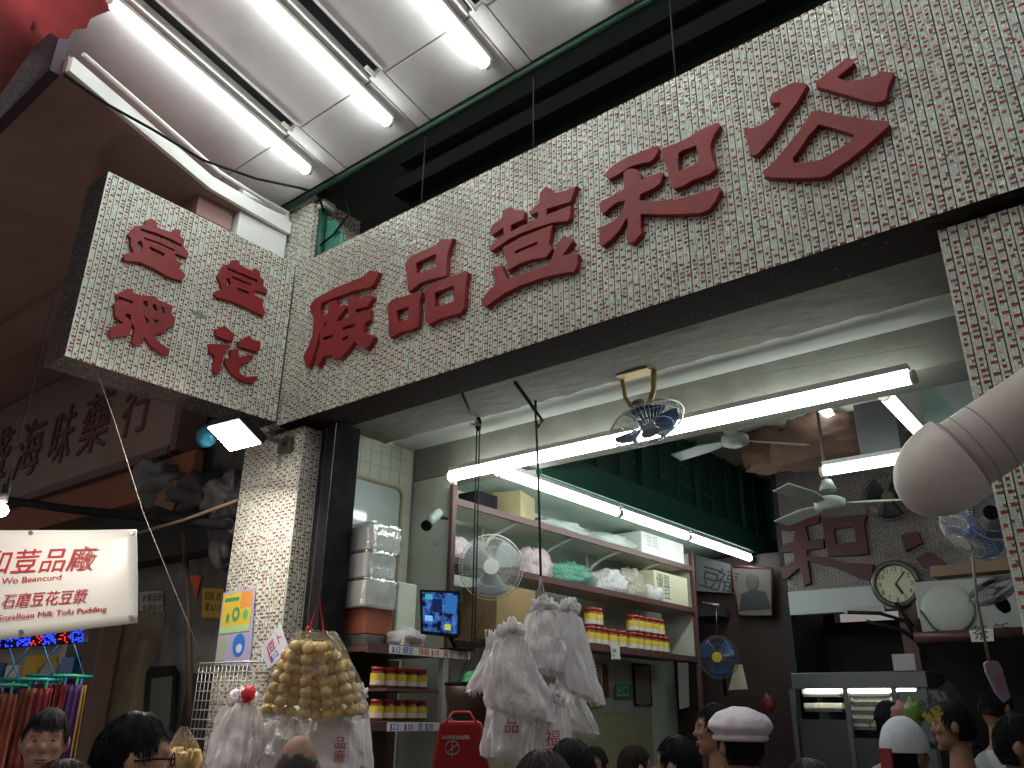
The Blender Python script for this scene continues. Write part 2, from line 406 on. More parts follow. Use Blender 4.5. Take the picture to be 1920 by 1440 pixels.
M_REDL = mat('red_letter_paint', (0.25, 0.016, 0.020), 0.46, var=0.10, scale=6, stain=(0.13, 0.016, 0.02), sscale=5, samt=0.6, rvar=0.15, bump=0.08, bscale=50)
M_REDS = mat('red_letter_dark', (0.16, 0.012, 0.018), 0.5, var=0.1)
def letter(key, plane, val, nrm, depth, parent, name='character'):
    (ox, oy, sc), st = GLYPH[key]
    fn = {'X': atX, 'Y': atY}[plane]
    b = outline_mesh(st, lambda q: fn(ox + q[0] / sc, oy + q[1] / sc, val), nrm, depth, 0.002)
    sh = Vector(nrm) * depth                       # the traced outline is the front face
    C0 = CAM.copy()
    # move the outline back along the normal by its own depth, so the front face keeps its traced size
    b.v = [tuple(Vector(v) - sh) for v in b.v]
    return b.build(name, M_REDL, parent)

# ------------------------------------------------------------------ long sign over the shop front
sign = thing('shop_sign', 'long mosaic tiled shop sign with five big red characters above the shop opening', 'shop sign', (-2, 3.1, ZB))
XR = 1.30
MB().box((XC + 0.002, YS + 0.004, ZB + 0.004), (XR, YS + 0.298, ZT)).build('sign_board', M_GROUT, sign)
MB().box((XC + 0.002, YS + 0.006, ZB + 0.001), (XR, YS + 0.297, ZB + 0.0035)).build('underside_bed', mat('dark_bed', (.03, .026, .025), .95, spec=.05), sign)
mosaic('face_mosaic', (XC, YS + 0.002, ZB), (1, 0, 0), (0, 0, 1), XR - XC, ZT - ZB, sign, 1)
SV_ = (M_TW, M_TR, M_TG)
M_TW = mat('tile_dark', (0.075, 0.062, 0.060), 0.9, spec=0.08, var=0.2, island=0.3); M_TR = mat('tile_dark_red', (0.06, 0.025, 0.025), 0.9, spec=0.08, island=0.3)  # darker tile set for undersides and the box sign's end
_jg = M_JOINT; M_JOINT = mat('dark_joint', (.015, .013, .013), .9, spec=.05)
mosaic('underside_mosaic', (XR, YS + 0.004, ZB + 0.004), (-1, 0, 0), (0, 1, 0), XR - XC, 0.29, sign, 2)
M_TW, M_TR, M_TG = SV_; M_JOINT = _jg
LD = 0.030
for k in ('gong', 'he', 'dou', 'pin', 'chang'):
    letter(k, 'Y', YS - LD - 0.006, (0, -1, 0), LD + 0.004, sign)

# ------------------------------------------------------------------ projecting box sign at the corner
BX0, BY0, BZ0, BZ1 = XC - 0.26, 1.617, 3.388, 4.597
box = thing('projecting_sign', 'square mosaic box sign with four small red characters jutting out beside the floodlight', 'shop sign', (XC - .13, 2.3, BZ0))
MB().box((BX0, BY0 + 0.004, BZ0 + 0.004), (XC - 0.004, YS - 0.006, BZ1)).build('sign_box', M_GROUT, box)
mosaic('face_mosaic', (XC - 0.002, BY0, BZ0), (0, 1, 0), (0, 0, 1), YS - 0.008 - BY0, BZ1 - BZ0, box, 3)
SV_ = (M_TW, M_TR, M_TG); M_TW = MATS['tile_dark']; M_TR = MATS['tile_dark_red']
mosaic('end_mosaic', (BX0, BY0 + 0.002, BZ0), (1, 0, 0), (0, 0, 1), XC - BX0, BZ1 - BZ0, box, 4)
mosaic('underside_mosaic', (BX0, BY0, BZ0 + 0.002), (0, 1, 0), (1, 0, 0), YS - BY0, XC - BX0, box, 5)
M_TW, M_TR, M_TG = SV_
for k in ('dou_left', 'dou_right', 'jiang', 'hua'):
    letter(k, 'X', XC + 0.026, (1, 0, 0), 0.026, box)

# ------------------------------------------------------------------ pillars
def pillar(name, label, x0, x1, y0, y1, z1, seed, z0=0.0, sides='FR'):
    t = thing(name, label, 'pillar', ((x0 + x1) / 2, (y0 + y1) / 2, z0))
    MB().box((x0 + .004, y0 + .004, z0), (x1 - .004, y1, z1)).build('core', M_GROUT, t)
    zlo = max(z0, 0.9)
    mosaic('front_mosaic', (x0, y0 + .002, zlo), (1, 0, 0), (0, 0, 1), x1 - x0, z1 - zlo, t, seed)
    if 'R' in sides: mosaic('side_mosaic', (x1 - .002, y0, zlo), (0, 1, 0), (0, 0, 1), y1 - y0, z1 - zlo, t, seed + 1)
    return t
PLX0, PLX1 = atY(451, 912, 3.06).x, atY(564, 862, 3.06).x
pillar('mosaic_pillar', 'mosaic tiled pillar lit from above by the floodlight', PLX0, PLX1, 3.06, 3.36, ZB - 0.03, 10)
pillar('upper_pillar', 'mosaic tiled pier rising from the corner of both signs to the white canopy', XC - 0.35, XC + 0.045, 3.05, 3.5, 5.20, 20, ZB + 0.01)
XP = atY(1754, 417, 3.06).x
pillar('mosaic_pillar', 'mosaic tiled pillar behind the pale pipe, bounding the opening', XP, XR, 3.06, 3.45, ZB - 0.035, 30, 0, 'F')

# black shutter post beside the lit pillar
post = thing('shutter_post', 'black painted shutter guide post beside the lit mosaic pillar', 'post', (-3.95, 3.3, 0))
px0, px1 = PLX1 + 0.004, atY(676, 815, 3.36).x
MB().box((px0, 3.20, 0), (px1 - 0.10, 3.34, ZB - .01)).build('guide', M_BLACK, post, bevel=0.006)
MB().box((px1 - 0.097, 3.16, 0), (px1, 3.36, ZB - .012)).build('channel', M_BLACK, post, bevel=0.006)
MB().box((px0 + .05, 3.196, 0), (px0 + .07, 3.199, ZB - .02)).build('groove', M_DARK, post)

def atP(x, y, p0, n):
    d = ray(x, y); n = Vector(n); return CAM + d * ((Vector(p0) - CAM).dot(n) / d.dot(n))

# ------------------------------------------------------------------ front beam, ceiling slab, inner beam
XW = -4.36                                 # inner face of the left wall
rnd = random.Random(5)
def rough_slab(name, x0, x1, y0, y1, z0, z1, m, amp=0.004, nx=60, ny=8, edge=0.012):
    """a slab whose underside is uneven plaster"""
    b = MB(); vs = []; fs = []
    for j in range(ny + 1):
        for i in range(nx + 1):
            x = x0 + (x1 - x0) * i / nx; y = y0 + (y1 - y0) * j / ny
            e = edge * abs(noise.noise(Vector((x * 5, j * 3.0, 1)))) if j in (0, ny) else 0
            vs.append((x, y + (e if j == 0 else -e), z0 + amp * noise.noise(Vector((x * 9, y * 14, 3))) + (e * .6)))
    for j in range(ny):
        for i in range(nx):
            a = j * (nx + 1) + i
            fs.append((a, a + nx + 1, a + nx + 2, a + 1))
    n = len(vs)
    vs += [(x0, y0, z1), (x1, y0, z1), (x1, y1, z1), (x0, y1, z1)]
    fs += [(n, n + 1, n + 2, n + 3), tuple(range(0, nx + 1)) + (n + 1, n), tuple(ny * (nx + 1) + i for i in range(nx, -1, -1)) + (n + 3, n + 2),
           tuple(j * (nx + 1) for j in range(ny, -1, -1)) + (n, n + 3), tuple(j * (nx + 1) + nx for j in range(ny + 1)) + (n + 2, n + 1)]
    b.add(vs, fs)
    return struct(b.build(name, m))
rough_slab('front_beam', PLX1 + 0.02, 1.6, 3.305, 3.75, 3.388, 3.62, M_CONC, 0.006, 120, 10)
struct(MB().box((XW, 3.752, 3.475), (1.6, 4.198, 3.62)).build('ceiling_slab', M_CEIL))
rough_slab('inner_beam', XW, 1.6, 4.20, 4.50, 3.235, 3.618, M_BEAM, 0.003, 80, 4, 0.004)
struct(MB().box((XW - .5, 4.502, 4.12), (1.6, 12, 4.2)).build('ceiling', M_CEIL))
# walls of the shop
wl = struct(MB().box((XW - .2, 3.37, 0), (XW - .006, 4.195, 3.472)).build('wall_left', M_WALL))
struct(MB().box((XW - .2, 4.212, 0), (-3.95, 4.25, 3.23)).build('wall_pier', M_WALL))
struct(MB().box((XW - .3, 4.255, 0), (XW - .08, 12, 4.9)).build('wall_side', mat('shop_side_wall', (0.56, 0.62, 0.56), 0.6, var=0.08, stain=(0.4, 0.4, 0.3), samt=0.4)))
struct(MB().box((1.45, 3.47, 0), (1.6, 12, 4.9)).build('wall_right', M_WALL))
YB = 8.0
struct(MB().box((XW - .3, 9.3, 0), (-3.0, 9.5, 4.9)).build('wall_far', mat('far_wall', (0.10, 0.05, 0.05), 0.7, var=0.2)))
# white square tiles of the left wall
M_WT = mat('white_wall_tile', (0.66, 0.67, 0.58), 0.22, var=0.06, scale=6, stain=(0.45, 0.36, 0.20), sscale=2.6, samt=0.55)
tz = 0.098; ty = 0.098
me_t = None; n = 0
for j in range(15):
    for i in range(9):
        y0 = 3.375 + i * ty; z0 = 2.0 + j * tz
        if y0 + ty > 4.20: continue
        if me_t is None:
            o = MB().box((0, 0, 0), (0.007, ty - .004, tz - .004)).build('wall_tile', M_WT, wl, (XW - .008, y0, z0), bevel=0.002); me_t = o.data
        else:
            o = link('wall_tile', me_t, wl, (XW - .008, y0, z0), bevel=0.002)
# ledge strip and wiring on the tile wall
mirror = thing('wall_panel', 'pale rounded panel with beige frame on the white tile wall behind foam boxes', 'panel', (XW + .02, 3.62, 2.3))
def rrect(y0, y1, z0, z1, r, x, n=6):
    pts = []
    for (cy, cz, a0) in ((y1 - r, z1 - r, 0), (y0 + r, z1 - r, pi / 2), (y0 + r, z0 + r, pi), (y1 - r, z0 + r, 1.5 * pi)):
        for k in range(n + 1):
            a = a0 + pi / 2 * k / n; pts.append((x, cy + r * cos(a), cz + r * sin(a)))
    return pts
pr = rrect(3.60, 4.08, 2.416, 3.146, 0.065, XW + .012)
MB().tube(pr + pr[:2], 0.014, 8).build('frame', mat('beige_frame', (0.42, 0.33, 0.20), 0.5), mirror)
MB().prism(rrect(3.605, 4.075, 2.421, 3.141, 0.06, XW + .001), 0, (0.008, 0, 0)).build('pane', mat('panel_glass', (0.62, 0.70, 0.68), 0.08, var=0.05, spec=0.8), mirror)

# ------------------------------------------------------------------ white canopy with fluorescent tubes
M_TUBE = lamp_mat('fluorescent_white', (0.93, 1.0, 0.965), 21.0)
M_TUBE_IN = lamp_mat('fluorescent_indoor', (0.90, 1.0, 0.96), 16.5)
M_LAMPHOLD = mat('lamp_holder', (0.7, 0.68, 0.6), 0.5)
M_PANEL = mat('canopy_panel_paint', (0.72, 0.69, 0.70), 0.4, var=0.08, scale=2, stain=(0.50, 0.46, 0.45), sscale=2.4, samt=0.5, bump=.04, bscale=3)
M_SLOT = mat('slot_dark', (0.012, 0.012, 0.02), 0.4)
SL = 0.22
def cz(y): return 5.2 + SL * (3.0 - y)
aw = thing('shop_canopy', 'white panelled canopy sloping over the street above the long sign', 'canopy', (-2, 1.5, 5.3))
def slab(x0, x1, y0, y1, t0, t1):
    b = MB()
    vs = [(x, y, cz(y) + t) for t in (t0, t1) for (x, y) in ((x0, y0), (x1, y0), (x1, y1), (x0, y1))]
    b.add(vs, [(0, 3, 2, 1), (4, 5, 6, 7), (0, 1, 5, 4), (1, 2, 6, 5), (2, 3, 7, 6), (3, 0, 4, 7)])
    return b
slab(-5.2, 1.6, -1.2, 3.0, 0.10, 0.16).build('deck', mat('canopy_deck', (0.5, 0.48, 0.48), 0.6), aw)
TX = [-4.20 + 0.835 * i for i in range(7)]
for i, tx in enumerate(TX):
    x0 = tx + 0.215 if i else 0
    xa = (TX[i - 1] + 0.235) if i else -5.15
    # panel between the previous dark slot and this one
    slab(xa, tx + 0.105, 2.575, 2.985, 0.0, 0.03).build('ceiling_panel', M_PANEL, aw, bevel=0.004)
    slab(xa, tx + 0.105, 0.9, 2.565, 0.0, 0.03).build('ceiling_panel', M_PANEL, aw, bevel=0.004)
    slab(xa, tx + 0.105, -1.2, 0.89, 0.0, 0.03).build('ceiling_panel', M_PANEL, aw, bevel=0.004)
    slab(tx + 0.115, tx + 0.225, 2.545, 2.985, 0.0, 0.03).build('ceiling_panel', M_PANEL, aw)
    slab(tx + 0.108, tx + 0.232, -1.2, 2.54, 0.045, 0.06).build('light_slot', M_SLOT, aw)
    for e in (0.100, 0.232):
        slab(tx + e, tx + e + 0.012, -1.2, 2.54, -0.012, 0.05).build('slot_rail', M_WHITE, aw)
    MB().tube([(tx + .17, 2.55, cz(2.55) - .012), (tx + .17, 2.47, cz(2.47) - .012)], 0.014, 8).build('slot_stop', M_LAMPHOLD, aw)
MB().tube([(-4.95, 3.0, 5.17), (1.6, 3.0, 5.17)], 0.022, 8).build('edge_pipe', mat('dark_green_paint', (0.008, 0.05, 0.03), .5, var=.3), aw)
for i, tx in enumerate(TX):
    if i > 5: continue
    for (ya, yb) in ((1.31, 2.83), (-0.28, 1.24)):
        where = ('nearer the long sign', 'nearer the street')[ya < 1]
        nth = ('first', 'second', 'third', 'fourth', 'fifth', 'sixth')[i]
        t = thing('fluorescent_tube', 'lit canopy tube, %s from the red tarpaulin, %s' % (nth, where), 'tube light', (tx, (ya + yb) / 2, cz((ya + yb) / 2) - .05), 'fluorescent tubes under the canopy')
        MB().tube([(tx, ya + .02, cz(ya) - .066), (tx, yb - .02, cz(yb) - .066)], 0.016, 12).build('tube', M_TUBE, t)
        slab(tx - .022, tx + .055, ya, yb, -0.034, -0.001).build('batten', mat('batten_grey', (.45, .43, .40), .5, stain=(.25, .2, .14), samt=.5), t)
        for ye in (ya, yb):
            MB().tube([(tx + .02, ye - .012, cz(ye) - .05), (tx + .02, ye + .012, cz(ye) - .05)], 0.026, 10).build('lamp_holder', M_LAMPHOLD, t)

# recess behind the canopy edge, with pipes; its shade painted in near-black colours
rec = thing('service_recess', 'recess with pipes, its shade painted near black, between canopy and long sign', 'recess', (-2, 3.6, 4.5))
MB().box((-5.6, 3.95, 4.0), (1.6, 4.05, 7.5)).build('back_wall', mat('recess_green', (0.03, 0.05, 0.04), .7, var=.5, scale=2), rec)
MB().box((-4.39, 3.31, 4.3), (1.6, 3.94, 4.35)).build('ledge', M_DARK, rec)
MB().box((-5.6, 3.03, 5.25), (-5.5, 3.94, 7.5)).build('end_wall', M_DARK, rec)
MB().box((-5.49, 3.03, 7.0), (1.6, 3.94, 7.05)).build('top', M_DARK, rec)  # unseen lid added to keep stray light out of the recess
MB().tube([(-4.38, 3.5, 4.85), (1.6, 3.5, 4.85)], 0.03, 8).build('pipe', mat('shaded_pipe', (0.06, 0.065, 0.055), 0.6, var=0.5), rec)
MB().tube([(-4.38, 3.62, 5.05), (1.6, 3.62, 5.05)], 0.06, 8).build('pipe', MATS['shaded_pipe'], rec)
pts = [(-3.95 + 5.4 * i / 120, 3.42 + .02 * noise.noise(Vector((i * .3, 0, 0))), 4.74 + 0.015 * noise.noise(Vector((i * .35, 5, 0)))) for i in range(121)]
MB().tube(pts, [0.009 + 0.010 * abs(noise.noise(Vector((i * .9, 2, 7)))) for i in range(121)], 6).build('wire_bundle', mat('grimy_wire', (0.06, 0.05, 0.045), 0.8, var=0.5, scale=30), rec)
for k in range(5):
    zz_ = 4.62 + k * 0.33
    MB().box((-4.38, 3.84 - .04 * (k % 2), zz_), (1.58, 3.93, zz_ + .14)).build('cross_rail', MATS['recess_green'], rec)
M_STEEL = mat('dull_steel', (0.28, 0.28, 0.28), 0.4, metal=0.8)
M_ROD = mat('shaded_rod', (0.03, 0.03, 0.03), 0.7)  # rod colour darkened to sink into the recess shade
for nm, (px, pya, pyb) in (('nearest the green post', (787, 262, 395)), ('above the middle red character', (998, 140, 275)), ('above the second red character', (1265, 20, 140))):
    a = atY(px, pyb, 3.02); bz = cz(3.0) - 0.02
    tag(MB().tube([(a.x, 3.03, ZT), (a.x, 3.03, bz)], 0.0042, 6).build('hanger_rod', M_ROD), 'thin steel rod tying the long sign to the canopy, ' + nm, 'rod', 'rods tying the sign')

# green post and lamp cap at the end of the canopy
gp = thing('green_post', 'short green post with torn green net behind the corner of the signs', 'post', (-3.95, 3.1, ZT))
g0 = atY(600, 470, 3.13); g1 = atY(610, 366, 3.13)
MB().tube([(g0.x, 3.13, ZT - .1), (g1.x, 3.13, 5.12)], 0.032, 12).build('tube', M_GREEN, gp)
b = MB(); vs = []
for j in range(9):
    for i in range(7):
        vs.append((g0.x + .03 + i * .035, 3.14 + .02 * noise.noise(Vector((i, j, 0))), 4.62 + j * .055 - (i * .018 if j > 4 else 0)))
fs = [(j * 7 + i, j * 7 + i + 1, (j + 1) * 7 + i + 1, (j + 1) * 7 + i) for j in range(7) for i in range(6) if not (j > 5 and i > 3)]
b.add(vs, fs, 0, True); no = b.build('net', mat('green_net', (0.05, 0.25, 0.18), 0.5), gp)
sm = no.modifiers.new('thick', 'SOLIDIFY'); sm.thickness = 0.003
MB().box((g1.x - .06, 3.08, 5.10), (g1.x + .06, 3.2, 5.165)).build('cap', M_WHITE, gp, bevel=0.015)
p = [atY(590, 380, 3.05), atY(640, 350, 3.1), atY(655, 400, 3.12), atY(625, 440, 3.12), atY(600, 460, 3.1)]
MB().tube(p, 0.008, 6).build('cable', M_BLACK, gp)

# ------------------------------------------------------------------ neighbour's concrete canopy
ZC = 4.95
nc = thing('concrete_canopy', 'brown painted concrete canopy of the neighbouring building beside the box sign', 'canopy', (-7, 2.2, ZC))
poly = [(-4.25, 1.20, ZC), (-4.62, 2.32, ZC), (-4.66, 3.04, ZC), (-4.70, 3.6, ZC), (-16, 3.6, ZC), (-16, 1.2, ZC)]
MB().prism(poly, 2, (0, 0, 0.11)).build('slab', [M_BROWN], nc)
MB().prism([(-4.245, 1.203, ZC - .012), (-4.615, 2.323, ZC - .012), (-4.655, 3.03, ZC - .012), (-4.625, 3.03, ZC - .012), (-4.585, 2.333, ZC - .012), (-4.215, 1.213, ZC - .012)], 2, (0, 0, 0.10)).build('edge_trim', M_WHITE, nc)
MB().tube([(-4.19, 1.25, ZC + .12), (-4.56, 2.36, ZC + .13), (-4.66, 2.98, ZC + .16)], 0.014, 8).build('conduit', M_WHITE, nc)
MB().box((-16, 1.14, ZC - .01), (-4.30, 1.197, 5.55)).build('fascia_core', mat('dark_fascia_core', (0.05, 0.03, 0.05), 0.6), nc)
M_TW_OLD = (M_TW, M_TR)
# dark mosaic on the fascia: same tiles in darker colours
sv = (M_TW, M_TR, M_TG)
M_TW = mat('tile_fascia', (0.10, 0.065, 0.085), 0.3, var=0.2, island=0.4); M_TR = mat('tile_fascia_red', (0.09, 0.03, 0.05), 0.3, island=0.3)
mosaic('fascia_mosaic', (-6.6, 1.138, ZC - .01), (1, 0, 0), (0, 0, 1), 2.30, 0.60, nc, 40)
M_TW, M_TR, M_TG = sv
MB().box((-5.2, 2.62, 4.62), (-4.662, 3.03, ZC + .2)).build('beam_stub', M_WHITE, nc, bevel=0.006)
MB().prism([(-4.72, 2.33, ZC - .16), (-4.72, 2.6, ZC - .16), (-9, 2.6, ZC - .16), (-9, 2.33, ZC - .16)], 2, (0, 0, 0.158)).build('rib', M_BROWN, nc)
# black cable slung along the canopy edge
p = [atX(120, 140, -4.2), atX(200, 195, -4.27), atX(290, 245, -4.36), atX(380, 300, -4.42), atX(480, 335, -4.36), atY(560, 352, 2.92), atY(596, 362, 3.02), atY(608, 400, 3.1)]
tag(MB().tube(p, 0.009, 6).build('black_cable', M_BLACK), 'black cable slung along the white canopy edge to the green post', 'cable')

# red tarpaulin over the neighbour's stall
M_TARP = mat('red_tarp', (0.60, 0.22, 0.24), 0.6, var=0.15, scale=2, bump=0.15, bscale=6)
_nt = M_TARP.node_tree; _tl = N(_nt, 'ShaderNodeBsdfTranslucent'); _tl.inputs['Color'].default_value = (.75, .27, .29, 1); _mx = N(_nt, 'ShaderNodeMixShader'); _mx.inputs[0].default_value = .55
_nt.links.new(_nt.nodes['Principled BSDF'].outputs[0], _mx.inputs[1]); _nt.links.new(_tl.outputs[0], _mx.inputs[2]); _nt.links.new(_mx.outputs[0], _nt.nodes['Material Output'].inputs['Surface'])
tp = thing('red_tarpaulin', 'red tarpaulin hanging over the dark tiled canopy edge', 'tarpaulin', (-5, 1.0, 5.6))
b = MB(); vs = []; fs = []
edge = [(214, -30), (205, 0), (196, 14), (186, 30), (172, 38), (160, 52), (142, 56), (130, 74), (112, 70), (96, 60), (60, 92), (0, 172), (-70, 262)]
nn = len(edge)
for j in range(7):
    for i, (ex, ey) in enumerate(edge):
        q = atY(ex, ey, 1.08)
        vs.append((q.x - 0.10 * j + 0.03 * noise.noise(Vector((i, j, 3))), q.y - 0.16 * j + 0.04 * noise.noise(Vector((i * .7, j, 9))), q.z + 0.20 * j))
fs = [(j * nn + i, j * nn + i + 1, (j + 1) * nn + i + 1, (j + 1) * nn + i) for j in range(6) for i in range(nn - 1)]
b.add(vs, fs, 0, True); to = b.build('sheet', M_TARP, tp)
sm = to.modifiers.new('thick', 'SOLIDIFY'); sm.thickness = 0.006
MB().tube([atY(60, 92, 1.05) + Vector((0, -.03, .12)), atY(150, -60, 1.05) + Vector((0, -.03, .12))], 0.012, 8).build('seam', M_TARP, tp)

# ------------------------------------------------------------------ indoor fluorescent battens
M_TUBE_BK = lamp_mat('fluorescent_back', (0.92, 1.0, 0.98), 5.5)
def batten(name, label, a, b_, w=0.032, grp='fluorescent lamps inside the shop', tm=None):
    a = Vector(a); b_ = Vector(b_); t = thing(name, label, 'tube light', (a + b_) / 2, grp)
    MB().tube([a, b_], w, 12).build('tube', tm or M_TUBE_IN, t)
    d = (b_ - a).normalized(); s_ = d.cross(Vector((0, 0, 1))).normalized() * 0.03
    up = Vector((0, 0, w + 0.004))
    MB().prism([a + up - s_, a + up + s_, b_ + up + s_, b_ + up - s_], 2, (0, 0, 0.03)).build('housing', M_WHITE, t)
    for e, g in ((a, -d), (b_, d)):
        MB().tube([e + g * .001, e + g * .025], w * 1.12, 12).build('end_cap', M_LAMPHOLD, t)
    return t
ZL = 3.135
batten('fluorescent_lamp', 'long lit lamp under the inner beam, half nearest the caged ceiling fan and shelves', (-3.80, 4.02, ZL), (-2.32, 4.02, ZL))
batten('fluorescent_lamp', 'long lit lamp under the inner beam, half nearest the pale pipe', (-2.30, 4.02, ZL), (-0.785, 4.02, ZL))
XT, ZTB = -3.44, 3.135
for nm, (ya, yb) in (('first of three along the green loft, touching the long lamp', (4.13, 5.62)), ('second of three along the green loft', (5.68, 6.82)), ('third and farthest along the green loft', (6.88, 8.22))):
    batten('fluorescent_lamp', 'lit lamp ' + nm, (XT, ya, ZTB), (XT, yb, ZTB), 0.030)
q0, q1 = atZ(1658, 742, 3.25), atZ(1733, 822, 3.25)
batten('fluorescent_lamp', 'short lit lamp running back from the end of the long one toward the pipe', (q0.x, q0.y, 3.25), (q1.x, q1.y, 3.25), 0.03, tm=M_TUBE_BK)
q0, q1 = atZ(1545, 884, 3.3), atZ(1720, 857, 3.3)
batten('fluorescent_lamp', 'lit lamp hanging across the shop above the ceiling fan blades', (q0.x, q0.y, 3.3), (q1.x, q0.y, 3.3), 0.036, tm=M_TUBE_BK)
q0 = atZ(1812, 905, 3.3); q1 = atZ(1838, 932, 3.3)
batten('fluorescent_lamp', 'lit lamp half hidden by the blue fan beside the pillar', q0, q1, 0.03, tm=M_TUBE_BK)
q0 = atY(1545, 770, 6.6); q1 = atY(1572, 788, 6.9)
batten('fluorescent_lamp', 'short lit lamp high up near the back ceiling', (q0.x, 6.3, q0.z), (q0.x, 7.1, q0.z), 0.035, tm=M_TUBE_BK)
# ================================================================== NEIGHBOUR AND STREET SIDE
M_SIGNB = mat('faded_sign_board', (0.30, 0.22, 0.19), 0.7, var=0.12, scale=2, stain=(0.22, 0.13, 0.10), sscale=1.4, samt=0.6)
M_CHARD = mat('dark_red_characters', (0.14, 0.06, 0.055), 0.6)
ns = thing('neighbour_sign', 'faded brown shop sign with dark characters under the concrete canopy', 'shop sign', (-8, 3.3, 3.65))
MB().box((-16, 3.30, 3.66), (-6.33, 3.5, 4.93)).build('board', M_SIGNB, ns)
MB().box((-6.325, 3.26, 3.60), (-6.22, 3.5, 4.93)).build('end_frame', mat('brown_frame', (0.13, 0.07, 0.06), 0.6), ns)
MB().box((-16, 3.25, 3.58), (-6.33, 3.298, 3.655)).build('lower_frame', MATS['brown_frame'], ns)
MB().box((-16, 3.32, 3.26), (-6.0, 3.40, 3.575)).build('valance', mat('orange_valance', (0.26, 0.10, 0.06), 0.8, var=0.25, scale=1.5), ns)
for ch, (x0, y0, x1, y1) in (('行', (222, 722, 285, 818)), ('藥', (145, 742, 205, 850)), ('味', (88, 770, 135, 872)), ('海', (25, 796, 78, 895)), ('盛', (-40, 818, 20, 905))):
    a = atY((x0 + x1) / 2, y1, 3.29); c = atY((x0 + x1) / 2, y0, 3.29); l = atY(x0, (y0 + y1) / 2, 3.29); r_ = atY(x1, (y0 + y1) / 2, 3.29)
    h = (c - a).length; wd = (r_ - l).length
    text_mb(ch, (l.x + .1, 3.299, a.z + .08), (1, 0, 0), (0, 0, 1), h * 0.95, 0.02, sx=wd / h * .9).build('character', M_CHARD, ns)

# dark alley between the buildings
M_STAIN = mat('stained_plaster', (0.17, 0.165, 0.16), 0.85, var=0.25, scale=3, stain=(0.06, 0.055, 0.05), sscale=2.0, samt=0.9, bump=0.3, bscale=14)
M_STAIN2 = mat('stained_plaster_yellow', (0.13, 0.11, 0.07), 0.85, var=0.4, scale=3, stain=(0.04, 0.035, 0.03), sscale=2.6, samt=0.9, bump=0.3, bscale=14)
struct(MB().box((-7.4, 3.62, 0), (-4.9, 3.8, 4.9)).build('alley_wall', M_STAIN))
struct(MB().box((-18, 3.9, 0), (-7.42, 4.1, 3.6)).build('stall_back_wall', mat('stall_wall', (0.20, 0.18, 0.18), 0.7, var=0.3, scale=1.5)))
q = atY(225, 1300, 3.5)
struct(MB().box((q.x - .26, 3.45, 0), (q.x + .30, 3.61, 2.35)).build('alley_pier', M_STAIN2))
MB_top = struct(MB().box((-9.5, 3.41, 2.75), (-4.95, 3.60, 3.22)).build('alley_lintel', M_DARK))
wp = atY(165, 1300, 3.3)
tag(MB().box((wp.x - .13, 3.25, 0), (wp.x + .13, 3.42, 2.3)).build('wooden_post', mat('old_wood', (0.09, 0.055, 0.045), 0.8, var=0.4, scale=5, stretch=(3, 3, .3)), bevel=0.01), 'worn brown wooden post between hanging goods and the stained wall', 'post')
# doorway darkness, notices
al = thing('alley_door', 'doorway painted as a dark sheet on the stained alley wall behind the wooden pole', 'doorway', (-6.1, 3.6, 0))
d0 = atY(395, 1300, 3.6); d1 = atY(265, 1300, 3.6)
MB().box((d0.x - .33, 3.595, 0), (d0.x + .42, 3.618, atY(380, 1262, 3.6).z)).build('opening', M_DARK, al)  # flat dark sheet on the solid wall, painted for the doorway's shade
def paper(name, label, px, plane, val, m, off=0.006, cat='notice', txt=None, tcol=None, ts=0.05, lines=()):
    """thin sheet on a wall from four photo corners (TL TR BR BL)"""
    fn = {'X': atX, 'Y': atY}[plane]
    q = [fn(x, y, val) for x, y in px]
    nv = (q[1] - q[0]).cross(q[3] - q[0]).normalized()
    if nv.dot(CAM - q[0]) < 0: nv = -nv
    t = thing(name, label, cat, sum(q, Vector()) / 4)
    MB().prism(q, 0, nv * 0.003).build('sheet', m, t)
    ax = (q[1] - q[0]); ay = (q[0] - q[3])
    for (s, u, v, sz, mm) in lines:
        text_mb(s, q[3] + ax * u + ay * v + nv * 0.0035, ax, ay - ax.normalized() * ay.dot(ax.normalized()), sz, 0.001).build('lettering', mm, t)
    return t, q, nv
M_PAPER = mat('paper_white', (0.70, 0.69, 0.66), 0.8, var=0.05)
M_PGREY = mat('paper_grey', (0.40, 0.39, 0.40), 0.8, var=0.1)
M_PYEL = mat('paper_yellow', (0.62, 0.40, 0.06), 0.8, var=0.1)
M_PORG = mat('paper_orange', (0.70, 0.12, 0.04), 0.8)
M_INK = mat('black_ink', (0.03, 0.03, 0.035), 0.7)
M_REDINK = mat('red_ink', (0.45, 0.03, 0.04), 0.6)
M_BLUEINK = mat('blue_ink', (0.03, 0.08, 0.45), 0.6)
paper('notice', 'grey notice with three lines of black characters on the alley wall', [(262, 1110), (306, 1108), (306, 1172), (262, 1174)], 'Y', 3.61, M_PGREY,
      lines=[('水喉渠務', .08, .70, .085, M_INK), ('免棚維修', .08, .38, .085, M_INK), ('3042', .15, .06, .10, M_INK)])
paper('notice', 'torn orange paper strip on the alley wall', [(352, 1078), (378, 1080), (368, 1125), (362, 1096)], 'Y', 3.61, M_PORG)
paper('notice', 'yellow notice with faint writing on the alley wall by the pillar', [(380, 1102), (420, 1104), (418, 1160), (379, 1158)], 'Y', 3.61, M_PYEL,
      lines=[('招租 洽', .1, .62, .07, M_INK), ('電 6213', .1, .25, .07, M_INK)])
lb = thing('dark_board', 'small dark board with a carry handle leaning on the alley wall', 'board', atY(300, 1330, 3.5))
q = [atY(x, y, 3.52) for x, y in ((281, 1250), (322, 1248), (330, 1262), (322, 1372), (270, 1374), (274, 1262))]
MB().prism(q, 0, (0, 0.03, 0)).build('frame', M_BLACK, lb)
